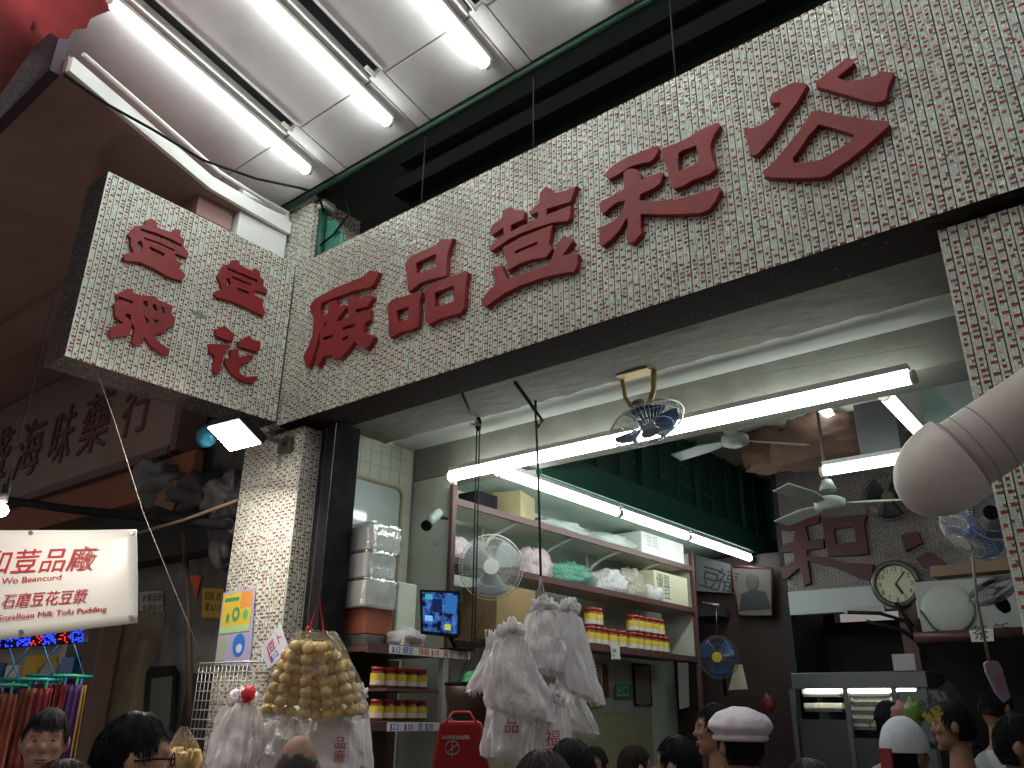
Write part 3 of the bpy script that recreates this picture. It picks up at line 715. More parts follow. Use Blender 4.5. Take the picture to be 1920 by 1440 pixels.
q = [atY(x, y, 3.51) for x, y in ((284, 1272), (322, 1268), (316, 1362), (278, 1364))]
MB().prism(q, 0, (0, 0.008, 0)).build('slate', mat('slate', (0.07, 0.07, 0.065), 0.5, var=0.3), lb)
# poles
M_BAMBOO = mat('bamboo', (0.26, 0.18, 0.11), 0.6, var=0.3, scale=8)
tag(MB().tube([atY(345, 1000, 3.35), atY(352, 1130, 3.35), atY(357, 1345, 3.35)], [0.022, 0.024, 0.026], 8).build('wooden_pole', mat('pole_wood', (0.07, 0.045, 0.035), 0.7, var=0.3)), 'upright brown wooden pole in front of the dark alley doorway', 'pole')
tag(MB().tube([atY(258, 1000, 2.9), atY(345, 975, 3.0), atY(445, 938, 3.08)], 0.012, 8).build('bamboo_pole', M_BAMBOO), 'thin bamboo pole from the white banner corner to the lit pillar', 'pole')
tag(MB().tube([atY(-40, 930, 2.75), atY(130, 955, 2.9), atY(260, 968, 3.0), atY(430, 985, 3.1)], 0.035, 8).build('black_conduit', M_BLACK), 'thick black conduit running behind the white banner', 'conduit')
tag(MB().tube([atX(180, 693, -4.55), atX(215, 790, -4.6), atX(268, 960, -4.7), atX(345, 1150, -4.85), atX(396, 1275, -5.0)], 0.0018, 5).build('thin_cord', mat('cord', (0.4, 0.34, 0.28), 0.7)), 'thin pale cord hanging from the box sign past the white banner', 'cord')
# clutter at the alley head: bags and boxes in the dark
M_CLUT = mat('dark_clutter', (0.04, 0.035, 0.04), 0.6, var=0.5, scale=6)
M_PLAS = mat('grey_plastic_wrap', (0.12, 0.115, 0.13), 0.35, var=0.2)
for nm, lab, (px, py), r, m_ in (('plastic_bundle', 'pale crumpled plastic bundle in the dark under the neighbour sign', (295, 905), (.26, .18, .16), M_PLAS),
                             ('plastic_bundle', 'grey plastic bundle tucked beside the top of the lit pillar', (430, 930), (.20, .15, .17), M_PLAS),
                             ('cloth_bundle', 'dark cloth bundle above the bamboo pole', (375, 925), (.24, .18, .14), M_CLUT),
                             ('cloth_bundle', 'dark bundle hanging under the bamboo pole by the pillar', (425, 1000), (.12, .12, .22), M_CLUT)):
    c = atY(px, py, 3.25)
    tag(MB().ball(c, r, 20, 14, jit=0.7, seed=px).build(nm, m_), lab, 'bundle')
bxq = atY(322, 925, 3.3)
tag(MB().box((-.08, -.06, -.12), (.1, .06, .12), M=Matrix.Translation(bxq) @ Matrix.Rotation(.4, 4, 'Y') @ Matrix.Rotation(.5, 4, 'Z')).build('cardboard_box', mat('brown_card', (0.22, 0.13, 0.08), 0.8)), 'small brown cardboard box tilted in the dark under the neighbour sign', 'box')
fb = atY(388, 818, 2.62)
tag(MB().ball(fb, (.075, .06, .075), 18, 12, jit=0.15).build('blue_bag', mat('teal_plastic', (0.01, 0.10, 0.16), 0.4)), 'round teal plastic bag hanging behind the floodlight', 'bag')

# ------------------------------------------------------------------ floodlight
fl = thing('floodlight', 'glowing white floodlight bracketed under the box sign', 'floodlight', atY(440, 815, 2.6))
lc_ = atY(440, 817, 2.58); ln_ = Vector((-.15, -.40, -.90)).normalized()
lq = [atP(x, y, lc_, ln_) for x, y in ((390, 802), (432, 846), (488, 832), (446, 788))]
fc = sum(lq, Vector()) / 4; fn_ = (lq[1] - lq[0]).cross(lq[2] - lq[0]).normalized()
if fn_.dot(CAM - fc) < 0: fn_ = -fn_
MB().prism(lq, 0, -fn_ * 0.004).build('lens', lamp_mat('flood_white', (1.0, 0.92, 0.80), 105.0), fl)
ql = [fc + (p - fc) * 1.10 - fn_ * 0.006 for p in lq]
MB().prism(ql, 0, -fn_ * 0.05).build('housing', M_BLACK, fl, bevel=0.004)
qf = [fc + (p - fc) * .6 - fn_ * 0.058 for p in lq]
MB().prism(qf, 0, -fn_ * 0.03).build('heat_sink', mat('lamp_bracket', (0.10, 0.10, 0.08), 0.5, metal=0.5), fl)
MB().tube([fc - fn_ * .09, atY(515, 826, 2.9), atY(540, 832, 3.055)], 0.018, 8).build('arm', MATS['lamp_bracket'], fl)
MB().box((-.06, -.02, -.05), (.06, .02, .05), M=Matrix.Translation(atY(535, 835, 3.03))).build('bracket', MATS['lamp_bracket'], fl, bevel=.005)

# ------------------------------------------------------------------ white banner
bn = Vector((0.62, -0.78, 0)).normalized()
P0 = atD(130, 1090, 4.15)
BQ = [atP(x, y, P0, bn) for x, y in ((-190, 996), (257, 993), (258, 1168), (-190, 1224))]
M_BANNER = mat('white_vinyl', (0.80, 0.78, 0.75), 0.35, var=0.03, scale=2)
ban = thing('shop_banner', 'white vinyl banner with red characters lit up beside the pillar', 'banner', sum(BQ, Vector()) / 4)
b = MB(); vs = []; NU, NVV = 24, 10
bnd = []
for j in range(NVV + 1):
    for i in range(NU + 1):
        u, v = i / NU, j / NVV
        p = (BQ[3] * (1 - u) + BQ[2] * u) * (1 - v) + (BQ[0] * (1 - u) + BQ[1] * u) * v
        vs.append(p + bn * (0.006 * noise.noise(Vector((u * 7, v * 1.6, 2))) + .004 * sin(u * 9 + v * 4)))
fs = [(j * (NU + 1) + i, j * (NU + 1) + i + 1, (j + 1) * (NU + 1) + i + 1, (j + 1) * (NU + 1) + i) for j in range(NVV) for i in range(NU)]
b.add(vs, fs, 0, True); bo = b.build('sheet', M_BANNER, ban)
md = bo.modifiers.new('thick', 'SOLIDIFY'); md.thickness = 0.002
def bline(s, x0, y0, x1, y1, hpx, m, shear=0.0):
    a = atP(x0, y0, P0, bn) + bn * 0.0115; c = atP(x1, y1, P0, bn) + bn * 0.0115; t_ = atP(x0, y0 - hpx, P0, bn) + bn * 0.0115
    ax = (c - a); L = ax.length; ax.normalize(); ay = Vector((0, 0, 1)) - ax * ax.z; h = (t_ - a).length
    cu = text_mb(s, (0, 0, 0), (1, 0, 0), (0, 1, 0), 1.0, 0.002)
    xs = [v[0] for v in cu.v]; ys = [v[1] for v in cu.v]
    sx = L / (max(xs) - min(xs)); sy = h / (max(ys) - min(ys)); x_0 = min(xs); y_0 = min(ys)
    ay.normalize()
    cu.v = [tuple(a + ax * ((v[0] - x_0) * sx + shear * (v[1] - y_0) * sy) + ay * (v[1] - y_0) * sy + bn * v[2]) for v in cu.v]
    return cu.build('lettering', m, ban)
bline('公和荳品廠', -84, 1082, 172, 1070, 45, M_REDINK, .18)
bline('Kung Wo Beancurd', -42, 1101, 115, 1091, 13, M_REDINK, .1)
bline('石磨豆花豆漿', 3, 1141, 162, 1131, 26, M_REDINK, .15)
bline('SoyaBean Milk Tofu Pudding', -2, 1167, 200, 1150, 13, M_REDINK, .1)
for (x, y) in ((250, 1000), (247, 1158), (42, 1185), (60, 1000)):
    p = atP(x, y, P0, bn) + bn * .009
    MB().tube([p, p + bn * .008], 0.011, 10).build('eyelet', M_STEEL, ban)

# LED running-text sign
ls = thing('led_sign', 'black sign with blue and red light dots under the white banner', 'LED sign', atY(100, 1195, 3.0))
lp0 = atD(100, 1195, 4.5)
lqs = [atP(x, y, lp0, bn) for x, y in ((-20, 1190), (157, 1176), (157, 1204), (-20, 1216))]
MB().prism(lqs, 0, -bn * 0.05).build('case', M_BLACK, ls)
LB = lamp_mat('led_blue', (0.02, 0.05, 1.0), 2.2); LR = lamp_mat('led_red', (1.0, 0.03, 0.03), 1.2)
rl = random.Random(3); bb = MB(); br_ = MB()
for i in range(48):
    for j in range(8):
        u = (i + .5) / 48; v = (j + .5) / 8
        seg = int(u * 7)
        if rl.random() < (0.55 if seg % 2 == 0 else 0.35):
            p = (lqs[3] * (1 - u) + lqs[2] * u) * (1 - v) + (lqs[0] * (1 - u) + lqs[1] * u) * v + bn * 0.003
            (br_ if seg in (3, 5) else bb).ball(p, 0.0045, 6, 4)
stuff(bb.build('led_dots', LB, ls)); stuff(br_.build('led_dots', LR, ls))

# ------------------------------------------------------------------ stall goods at the lower edge: peg hangers with cloths
M_GRN_PL = mat('green_plastic', (0.02, 0.28, 0.18), 0.35)
M_BLU_PL = mat('blue_plastic', (0.02, 0.16, 0.40), 0.35)
def cloth_strip(name, top, wd, ln, m, parent, seed):
    top = Vector(top); b = MB(); vs = []; n_, k_ = 8, 9
    for j in range(k_ + 1):
        for i in range(n_ + 1):
            u = i / n_ - .5; v = j / k_
            vs.append(top + _r0 * (u * wd * (.75 + .3 * v)) + _fh * (.018 * sin(i * 2.1 + seed) * (0.4 + v)) + Vector((0, 0, -ln * v)))
    b.add(vs, [(j * (n_ + 1) + i, j * (n_ + 1) + i + 1, (j + 1) * (n_ + 1) + i + 1, (j + 1) * (n_ + 1) + i) for j in range(k_) for i in range(n_)], 0, True)
    o = b.build(name, m, parent); s_ = o.modifiers.new('thick', 'SOLIDIFY'); s_.thickness = 0.004
    return o
CL = [mat('cloth_%d' % i, c, 0.8, var=0.25, scale=9) for i, c in enumerate([(.20, .02, .03), (.30, .17, .02), (.08, .03, .13), (.02, .03, .09), (.20, .05, .03), (.16, .02, .05)])]
for k, (px, py, D_, lab) in enumerate(((55, 1275, 4.6, 'teal peg hanger with purple, yellow and red cloths left of the wooden post'), (112, 1268, 4.7, 'green peg hanger with red and yellow cloths next to the wooden post'), (-10, 1285, 4.5, 'green peg hanger with dark cloths at the edge of the stall'))):
    c = atD(px, py, D_)
    t = thing('peg_hanger', lab, 'peg hanger', c, 'peg hangers at the stall')
    gm = M_GRN_PL if k != 0 else mat('teal_plastic2', (0.02, 0.25, 0.26), 0.35)
    e = _r0 * 0.14; f2 = _fh * 0.09
    fr = MB().tube([c - e - f2, c + e - f2, c + e + f2, c - e + f2, c - e - f2], 0.010, 8)
    for i in range(5): fr.tube([c - e * (1 - i * .5) - f2, c - e * (1 - i * .5) + f2], 0.006, 6)
    fr.tube([c - e, c + e], 0.008, 6)
    fr.build('frame', gm, t)
    hk = c + Vector((0, 0, .26))
    MB().tube([c - e, hk], 0.004, 5).tube([c + e, hk], 0.004, 5).build('wire', M_BLU_PL, t)
    MB().tube([hk + Vector((0, 0, .0)), hk + Vector((0, 0, .05)), hk + _r0 * .02 + Vector((0, 0, .07)), hk + _r0 * .035 + Vector((0, 0, .05))], 0.005, 6).build('hook', M_BLU_PL, t)
    for i in range(7):
        p = c + e * (-1 + i / 3) + f2 * (1 if i % 2 else -1) * .8
        MB().box((-.006, -.006, -.05), (.006, .006, .0), M=Matrix.Translation(p)).build('peg', (M_GRN_PL, M_BLU_PL)[i % 2], t)
        cloth_strip('cloth', p - Vector((0, 0, .045)), 0.11, 0.42 + .1 * ((i * 3) % 3), CL[(i + 2 * k) % 6], t, i + k)
# pale goods shelf at the back of the stall
gs = thing('goods_shelf', 'pale shelf of boxed goods behind the peg hangers', 'shelf', (-9.3, 3.6, 1.2))
g0 = atY(-60, 1210, 3.75); g1 = atY(150, 1205, 3.75)
MB().box((g0.x, 3.60, 0.9), (g1.x, 3.64, g1.z)).build('back_board', mat('pale_board', (0.62, 0.60, 0.58), 0.6), gs)
MB().box((g0.x, 3.3, g1.z - .02), (g1.x, 3.6, g1.z + .03)).build('top_board', M_STAIN, gs)
MB().box((g0.x, 3.35, 1.82), (g1.x, 3.6, 1.85)).build('shelf_board', M_STAIN, gs)
rb = random.Random(8)
for i in range(9):
    x = g0.x + .25 + i * .38
    MB().box((x, 3.4, 1.852), (x + .25, 3.58, 1.852 + .10 + .1 * rb.random())).build('goods_box', [M_BLU_PL, M_PAPER, M_PYEL, M_PGREY][i % 4], gs)
sl = thing('stall_lamp', 'bare glowing bulb at the edge of the neighbour stall', 'lamp', atD(2, 957, 3.7))
MB().ball(atD(2, 957, 3.7), .030, 14, 10).build('bulb', lamp_mat('warm_bulb', (1.0, 0.90, 0.78), 330.0), sl)
MB().tube([atD(2, 957, 3.7) + Vector((0, 0, .04)), atD(2, 957, 3.7) + Vector((0, 0, .12))], 0.018, 8).build('socket', M_BLACK, sl)
MB().tube([atD(2, 957, 3.7) + Vector((0, 0, .12)), atD(2, 957, 3.7) + Vector((0, 0, 1.2))], 0.004, 5).build('flex', M_BLACK, sl)

# ------------------------------------------------------------------ things on the lit pillar
t, q, nv = paper('poster', 'yellow and violet poster on the lit mosaic pillar', [(420, 1112), (479, 1102), (469, 1250), (403, 1248)], 'Y', 3.045, mat('poster_violet', (0.42, 0.40, 0.62), 0.35, var=0.1), cat='poster')
ax, ay = q[1] - q[0], q[0] - q[3]
def patch(u0, v0, u1, v1, m, nm='print', k=1):
    o_ = q[3] + nv * (0.0034 + .0006 * k)
    MB().prism([o_ + ax * u0 + ay * v0, o_ + ax * u1 + ay * v0, o_ + ax * u1 + ay * v1, o_ + ax * u0 + ay * v1], 0, nv * 0.0005).build(nm, m, t)
patch(0.04, .49, .96, .97, mat('print_yellow', (0.72, 0.52, 0.05), 0.4))
patch(0.60, .75, .96, .97, mat('print_orange', (0.72, 0.30, 0.08), 0.4), k=2)
patch(0.04, .42, .96, .52, mat('print_lime', (0.45, 0.62, 0.30), 0.4), k=2)
patch(0.06, .06, .30, .38, mat('print_sage', (0.42, 0.46, 0.36), 0.4))
patch(0.10, .86, .55, .91, mat('print_green', (0.05, 0.30, 0.14), 0.4), k=3)
def disc(u, v, r, rv, m, k):
    o_ = q[3] + nv * (0.0034 + .0006 * k)
    MB().prism([o_ + ax * (u + r * cos(a)) + ay * (v + rv * sin(a)) for a in [2 * pi * i / 20 for i in range(20)]], 0, nv * .0005).build('print', m, t)
disc(.50, .67, .12, .10, MATS['print_green'], 3); disc(.50, .67, .06, .05, MATS['print_yellow'], 4)
disc(.25, .63, .05, .07, MATS['print_green'], 3); disc(.80, .65, .08, .07, mat('print_lgreen', (.1, .5, .15), .4), 3)
disc(.70, .25, .19, .15, mat('print_blue', (0.03, 0.18, 0.65), 0.4), 3); disc(.72, .20, .09, .06, mat('print_pale', (.6, .65, .8), .4), 4)
paper('price_card', 'tilted pale card with red and blue writing beside the bag of tofu puffs', [(488, 1215), (527, 1172), (543, 1220), (503, 1254)], 'Y', 3.0, mat('card_lilac', (0.62, 0.60, 0.72), 0.6), cat='card',
      lines=[('豆卜', .25, .45, .07, M_REDINK), ('|', .15, .25, .12, M_REDINK), ('$12', .2, .08, .05, M_BLUEINK)])
wb = thing('wire_basket', 'grey wire basket hanging on the lower part of the lit pillar', 'basket', atY(445, 1290, 2.95))
a0, a1 = atY(402, 1246, 3.0), atY(492, 1246, 3.0); b = MB()
zt_, zb_ = a0.z, a0.z - .42
for i in range(13):
    x = a0.x + (a1.x - a0.x) * i / 12; b.tube([(x, 2.90, zt_), (x, 2.90, zb_)], 0.0022, 5)
for j in range(9):
    z = zt_ - (zt_ - zb_) * j / 8; b.tube([(a0.x, 3.04, z), (a0.x, 2.90, z), (a1.x, 2.90, z), (a1.x, 3.04, z)], 0.0028 if j else .006, 5)
b.build('mesh', mat('basket_wire', (0.5, 0.48, 0.45), 0.4, metal=0.3), wb)

# ------------------------------------------------------------------ plastic carrier bags
def bag_mat(name, c):
    if name in MATS: return MATS[name]
    m = bpy.data.materials.new(name); m.use_nodes = True; nt = m.node_tree; L = nt.links.new
    b = nt.nodes['Principled BSDF']; b.inputs['Base Color'].default_value = tuple(c) + (1,); b.inputs['Roughness'].default_value = 0.30
    tr = N(nt, 'ShaderNodeBsdfTranslucent'); tr.inputs['Color'].default_value = tuple(c) + (1,)
    mx = N(nt, 'ShaderNodeMixShader'); mx.inputs[0].default_value = 0.3
    tc = N(nt, 'ShaderNodeTexCoord'); mp = N(nt, 'ShaderNodeMapping'); mp.inputs['Scale'].default_value = (1, 1, .4); L(tc.outputs['Object'], mp.inputs['Vector'])
    nz = N(nt, 'ShaderNodeTexNoise'); nz.inputs['Scale'].default_value = 20; nz.inputs['Detail'].default_value = 7; nz.inputs['Distortion'].default_value = 2.2; L(mp.outputs[0], nz.inputs['Vector'])
    bp = N(nt, 'ShaderNodeBump'); bp.inputs['Strength'].default_value = 0.9; bp.inputs['Distance'].default_value = 0.02; L(nz.outputs['Fac'], bp.inputs['Height'])
    L(bp.outputs[0], b.inputs['Normal']); L(bp.outputs[0], tr.inputs['Normal'])
    L(b.outputs[0], mx.inputs[1]); L(tr.outputs[0], mx.inputs[2]); L(mx.outputs[0], nt.nodes['Material Output'].inputs['Surface'])
    MATS[name] = m; return m
M_BAG = bag_mat('white_carrier_plastic', (0.86, 0.83, 0.85))
def bag_bundle(name, label, top, wd, ht, dp, seed, lean=0.0, yaw=0.0, swing=0.0, cut=0.12, neck=.46, group=None, m=None, handles=True, prn=None):
    """a wad of vest carrier bags hung by their handles: gathered neck, pleated body, slanted hem"""
    wd *= .88; top = Vector(top); rn = random.Random(seed); t = thing(name, label, 'plastic bags', top, group)
    A = _r0 * cos(yaw) + _fh * sin(yaw); B = _r0 * -sin(yaw) + _fh * cos(yaw)
    n = 96; rings = []; ph = [rn.random() * 6.28 for _ in range(6)]
    NR = 30
    for j in range(NR):
        v = j / (NR - 1)
        ww = wd * (neck + (1 - neck) * min(1, v * 1.15) ** .85) * (1 - .05 * max(0, v - .85) / .15) * (1 if v > .06 else .75)
        dd = dp * (.55 + .45 * min(1, v * 1.5))
        ring = []
        for k in range(n):
            a = 2 * pi * k / n; ca, sa = cos(a), sin(a)
            ex = abs(ca) ** .75 * (1 if ca > 0 else -1); ey = abs(sa) ** .75 * (1 if sa > 0 else -1)
            pl = .88 + .42 * abs(noise.noise(Vector((ca * 1.7 + seed * 3, sa * 1.7, v * 1.3)))) + .16 * abs(sin(4.5 * a + ph[0] + 1.2 * v + 2 * noise.noise(Vector((ca, sa, v * 2 + seed))))) * (1 - .45 * v) + .13 * abs(sin(8.5 * a + ph[1] - 1.6 * v)) * (.5 + .5 * noise.noise(Vector((a, v * 2, seed)))) + .05 * sin(19 * a + ph[2])
            nzv = noise.noise(Vector((ca * 2 + seed, sa * 2, v * 4)))
            x = ww * .5 * ex * pl + swing * wd * v * v; y = dd * .5 * ey * (pl + .35 * nzv)
            zz = -ht * v - cut * ht * v * v * (ca * lean) + .02 * ht * noise.noise(Vector((a * 2, seed, 7))) * v
            ring.append(top + A * x + B * y + Vector((0, 0, zz)))
        rings.append(ring)
    b = MB(); b.loft(rings, 0, False)
    # hem: inner tucked face, so that the mouth of the wad reads as layers
    base = rings[-1]; cen = sum(base, Vector()) / n
    for kk in range(1, 5):
        sc = 1 - .14 * kk
        b.loft([[cen + (p - cen) * (sc + .07) + Vector((0, 0, .012)) for p in base], [cen + (p - cen) * sc + Vector((0, 0, -.004 * kk + .035 * noise.noise(Vector((i * .3, kk, seed))))) for i, p in enumerate(base)]], 0, False)
    b.build('bags', m or M_BAG, t)
    if handles:
        h = MB()
        for q_ in range(3):
            h.ball(top + A * (wd * neck * .22 * (q_ - 1)) + Vector((0, 0, .012 + .012 * (q_ == 1))), (wd * neck * .26, dp * .28, .045), 20, 12, jit=.9, seed=seed + q_)
        h.tube([top, top + Vector((0, 0, .07)) + A * .01], [.02, .006], 6)
        h.build('handles', m or M_BAG, t)
    if prn is not None:
        (s, u, v, sz) = prn
        Bc = -B
        yy = max((p - top).dot(Bc) for p in rings[int(NR * v)]) + .004
        o_ = top + A * (u * wd) + Vector((0, 0, -ht * v)) + Bc * yy
        for i, ch in enumerate(s):
            text_mb(ch, o_ + Vector((0, 0, -sz * i)), A, (0, 0, 1), sz, 0.002, 'CENTER').build('print', M_REDINK, t)
    return t
# wad of bags under the shop rope, centre
DB = 3.75
def hang(px, py, D_=DB): return atD(px, py, D_)
RG = 'carrier bags on the middle rope'
bag_bundle('carrier_bags', 'topmost white carrier bags tied to the middle rope', hang(1020, 1146, 3.80), .22, .26, .16, 1, .3, .1, group=RG, neck=.6)
bag_bundle('carrier_bags', 'white carrier bags flaring toward the jars on the rack', hang(1064, 1150, 3.90), .22, .36, .13, 2, 1.1, -.2, .30, group=RG, neck=.55)
bag_bundle('carrier_bags', 'big white carrier bags in front, over the dark bucket', hang(958, 1194, 3.60), .31, .32, .15, 3, .9, .25, .18, group=RG, neck=.42)
bag_bundle('carrier_bags', 'pinkish white carrier bags hanging lowest next to the red bag', hang(955, 1312, 3.72), .25, .24, .16, 4, .2, .0, -.05, group=RG, neck=.75, prn=('品', .05, .55, .07))
bag_bundle('carrier_bags', 'lowest white carrier bags with a red printed emblem', hang(1030, 1320, 3.62), .21, .28, .12, 5, -.1, .1, .0, group=RG, neck=.8, prn=('福和', .02, .58, .07))
bag_bundle('carrier_bags', 'crumpled white carrier bags behind, facing the notices', hang(1066, 1286, 3.95), .18, .20, .14, 6, .6, -.3, .4, group=RG, neck=.7)
bag_bundle('carrier_bags', 'short white carrier bag sticking out toward the bucket', hang(925, 1215, 3.75), .15, .17, .08, 7, -1.2, .3, -.4, group=RG, neck=.5)
# wad under the tofu puffs, by the pillar
PG = 'carrier bags by the lit pillar'
bag_bundle('carrier_bags', 'bright white carrier bags tied in a knot in front of the wire basket', hang(455, 1318, 4.05), .28, .32, .16, 11, -1.0, .1, -.10, group=PG, neck=.55)
bag_bundle('carrier_bags', 'white carrier bags directly under the tofu puffs', hang(545, 1350, 4.15), .32, .30, .22, 12, .3, .0, .02, group=PG, neck=.75)
bag_bundle('carrier_bags', 'white carrier bags with red print behind the bald head', hang(625, 1345, 4.05), .27, .30, .16, 13, .4, .1, .10, group=PG, neck=.7, prn=('品廠', .22, .45, .06))
bag_bundle('carrier_bags', 'thin white carrier bags next to the shelf of jars', hang(668, 1310, 4.25), .19, .30, .14, 14, .8, -.1, .15, group=PG, neck=.6)
kn = hang(470, 1306, 4.0)
tag(MB().ball(kn + Vector((-.02, 0, .012)), (.035, .03, .04), 14, 10, jit=.5).build('red_string_knot', mat('red_string', (0.55, 0.02, 0.03), 0.5)), 'knot of red plastic string on the bags by the wire basket', 'knot')

# ------------------------------------------------------------------ clear bag of fried tofu puffs
M_PUFF = mat('fried_tofu', (0.95, 0.60, 0.24), 0.45, var=0.3, scale=18, bump=0.35, bscale=40, island=0.12, sub=0.1, stain=(0.97, 0.72, 0.38), sscale=9, samt=.5)
M_CLEAR = bpy.data.materials.new('clear_plastic'); M_CLEAR.use_nodes = True
nt = M_CLEAR.node_tree; nt.nodes.remove(nt.nodes['Principled BSDF'])
tr = N(nt, 'ShaderNodeBsdfTransparent'); tr.inputs['Color'].default_value = (.97, .97, .97, 1); gl = N(nt, 'ShaderNodeBsdfGlossy'); gl.inputs['Roughness'].default_value = 0.12
lw = N(nt, 'ShaderNodeLayerWeight'); lw.inputs['Blend'].default_value = 0.35; mx = N(nt, 'ShaderNodeMixShader')
mrg = N(nt, 'ShaderNodeMapRange'); mrg.inputs['To Min'].default_value = .14; mrg.inputs['To Max'].default_value = .6
tc = N(nt, 'ShaderNodeTexCoord'); nz = N(nt, 'ShaderNodeTexNoise'); nz.inputs['Scale'].default_value = 30; bp = N(nt, 'ShaderNodeBump'); bp.inputs['Strength'].default_value = .7; bp.inputs['Distance'].default_value = .01
nt.links.new(tc.outputs['Object'], nz.inputs['Vector']); nt.links.new(nz.outputs['Fac'], bp.inputs['Height']); nt.links.new(bp.outputs[0], gl.inputs['Normal'])
nt.links.new(lw.outputs['Facing'], mrg.inputs['Value']); nt.links.new(mrg.outputs[0], mx.inputs[0])
nt.links.new(tr.outputs[0], mx.inputs[1]); nt.links.new(gl.outputs[0], mx.inputs[2]); nt.links.new(mx.outputs[0], nt.nodes['Material Output'].inputs['Surface'])
DT = 3.95
def pleat_bag(name, cx, py0, py1, w0, w1, D_, seed, m, parent, dpt=.5):
    rings = []; n = 60; NR = 16
    for j in range(NR):
        v = j / (NR - 1); c = atD(cx, py0 + (py1 - py0) * v, D_); pxm = D_ / FPX
        w_ = (w0 + (w1 - w0) * (1 - (1 - v) ** 1.5)) * pxm * .5
        ring = []
        for k in range(n):
            a = 2 * pi * k / n
            pl = 1 + (.16 * (1 - v) + .03) * sin(9 * a + seed) + .06 * noise.noise(Vector((cos(a) * 3, sin(a) * 3, v * 5 + seed)))
            rr = 1 if v < .93 else (1 - ((v - .93) / .07) ** 2 * .6)
            ring.append(c + _r0 * (w_ * cos(a) * pl * rr) + _fh * (w_ * dpt * sin(a) * pl * rr))
        rings.append(ring)
    b = MB(); b.loft(rings, 0, False); return b.build(name, m, parent)
tb = thing('tofu_puff_bag', 'clear plastic bag of golden fried tofu puffs hung by red string', 'bag of food', atD(590, 1270, DT))
rp = random.Random(12); npf = 0
pos = []
# strings of puffs in upright columns
for cxp, nrow, dz in ((508, 6, -.01), (528, 7, -.06), (549, 7, -.03), (571, 7, -.07), (592, 7, -.02), (612, 7, -.06), (632, 7, -.03), (652, 6, -.05), (668, 5, .0), (520, 6, .06), (545, 6, .07), (572, 7, .06), (600, 7, .07), (628, 6, .06), (652, 5, .06)):
    for j in range(nrow):
        y_ = 1340 - j * 20.5 - abs(cxp - 590) * .12 + rp.uniform(-2, 2)
        spread = (y_ - 1150) / 190
        x_ = 588 + (cxp - 588) * min(1.12, .30 + .85 * spread) + rp.uniform(-1.5, 1.5)
        p = atD(x_, y_, DT + dz * .8 + rp.uniform(-.015, .015)); r = rp.uniform(.027, .033)
        MB().ball(p, (r, r, r * .92), 14, 10, jit=.16, seed=npf + 3).build('tofu_puff', M_PUFF, tb); npf += 1
pleat_bag('clear_sheet', 592, 1190, 1356, 70, 196, DT, 2.0, M_CLEAR, tb, .62)
pleat_bag('clear_neck', 592, 1183, 1200, 64, 92, DT, 4.0, M_CLEAR, tb, .5)
MS = MATS['red_string']
MB().tube([atD(577, 1184, DT), atD(583, 1172, DT), atD(599, 1121, DT), atD(606, 1180, DT), atD(609, 1192, DT)], [.008, .006, .004, .005, .009], 7).build('string', MS, tb)
MB().tube([atD(599, 1122, DT), atD(599, 1122, DT) + Vector((0, 0, .9))], .0015, 4).build('hanging_wire', M_STEEL, tb)
MB().ball(atD(579, 1180, DT), .014, 10, 8, jit=.6).build('knot', MS, tb)
# second clear bag low at the stall
t2 = thing('snack_bag', 'clear bag of yellow fried sticks behind the man with glasses', 'bag of food', atD(345, 1415, 3.6))
for i in range(22):
    x = 345 + rp.uniform(-30, 30); p = atD(x, 1445, 3.6 + rp.uniform(-.06, .06)); e = atD(x + rp.uniform(-6, 6), 1400 + rp.uniform(0, 14), 3.6 + rp.uniform(-.06, .06))
    MB().tube([p, (p + e) / 2 + _r0 * rp.uniform(-.01, .01), e], [.012, .014, .009], 7).build('fried_stick', M_PUFF, t2)
pleat_bag('clear_sheet', 345, 1362, 1450, 10, 84, 3.6, 1.0, M_CLEAR, t2, .7)
# ================================================================== INSIDE THE SHOP
M_SHELF = mat('shelf_wood_dark', (0.10, 0.045, 0.045), 0.5, var=0.25, scale=5)
M_SHELFP = mat('shelf_pale', (0.55, 0.56, 0.48), 0.6, var=0.1, stain=(0.35, 0.32, 0.24), samt=.5)
XK = -3.92
rack = thing('shelf_rack', 'long rack of pale shelves with dark red edges along the side wall', 'shelf rack', (XK - .2, 5.5, 0))
YK0, YK1 = 4.14, 7.87
ZS = [3.037, 2.617, 2.143]
for i, z in enumerate(ZS):
    y0 = 4.255 if i < 2 else 4.9
    MB().box((XK - .385, y0, z - .03), (XK - .012, YK1 - .03, z)).build('shelf_board', M_SHELFP if i < 2 else M_SHELF, rack)
    MB().box((XK - .01, YK0 + .06 if i < 2 else 4.9, z - .045), (XK + .012, YK1, z + .004)).build('shelf_edge', M_SHELF, rack)
MB().box((XK - .008, YK0 + .01, 1.2), (XK + .028, YK0 + .055, 3.13)).build('post', M_SHELF, rack, bevel=.004)
MB().box((XK - .02, YK1 - .045, 0), (XK + .02, YK1, 3.2)).build('post', M_SHELF, rack, bevel=.004)
MB().box((XK - .385, YK1 - .028, ZS[2] + .002), (XK - .022, YK1 - .006, 3.18)).build('end_panel', M_SHELFP, rack)
for y in (4.95, 5.7, 6.45, 7.2):
    pts = [(XK - .36 + .34 * s, y, ZS[0] - .21 + .17 * s ** .5) for s in (0, .15, .35, .6, .85, 1)]
    MB().tube(pts, .014, 6).build('bracket', M_WHITE, rack)
    MB().box((XK - .38, y - .012, ZS[0] - .2), (XK - .365, y + .012, ZS[0] - .035)).build('bracket_plate', M_WHITE, rack)
for i, y in enumerate((5.3, 6.25)):
    MB().box((XK - .38, y, ZS[1] + .002), (XK - .02, y + .012, ZS[0] - .034)).build('divider', M_SHELFP, rack) if False else None
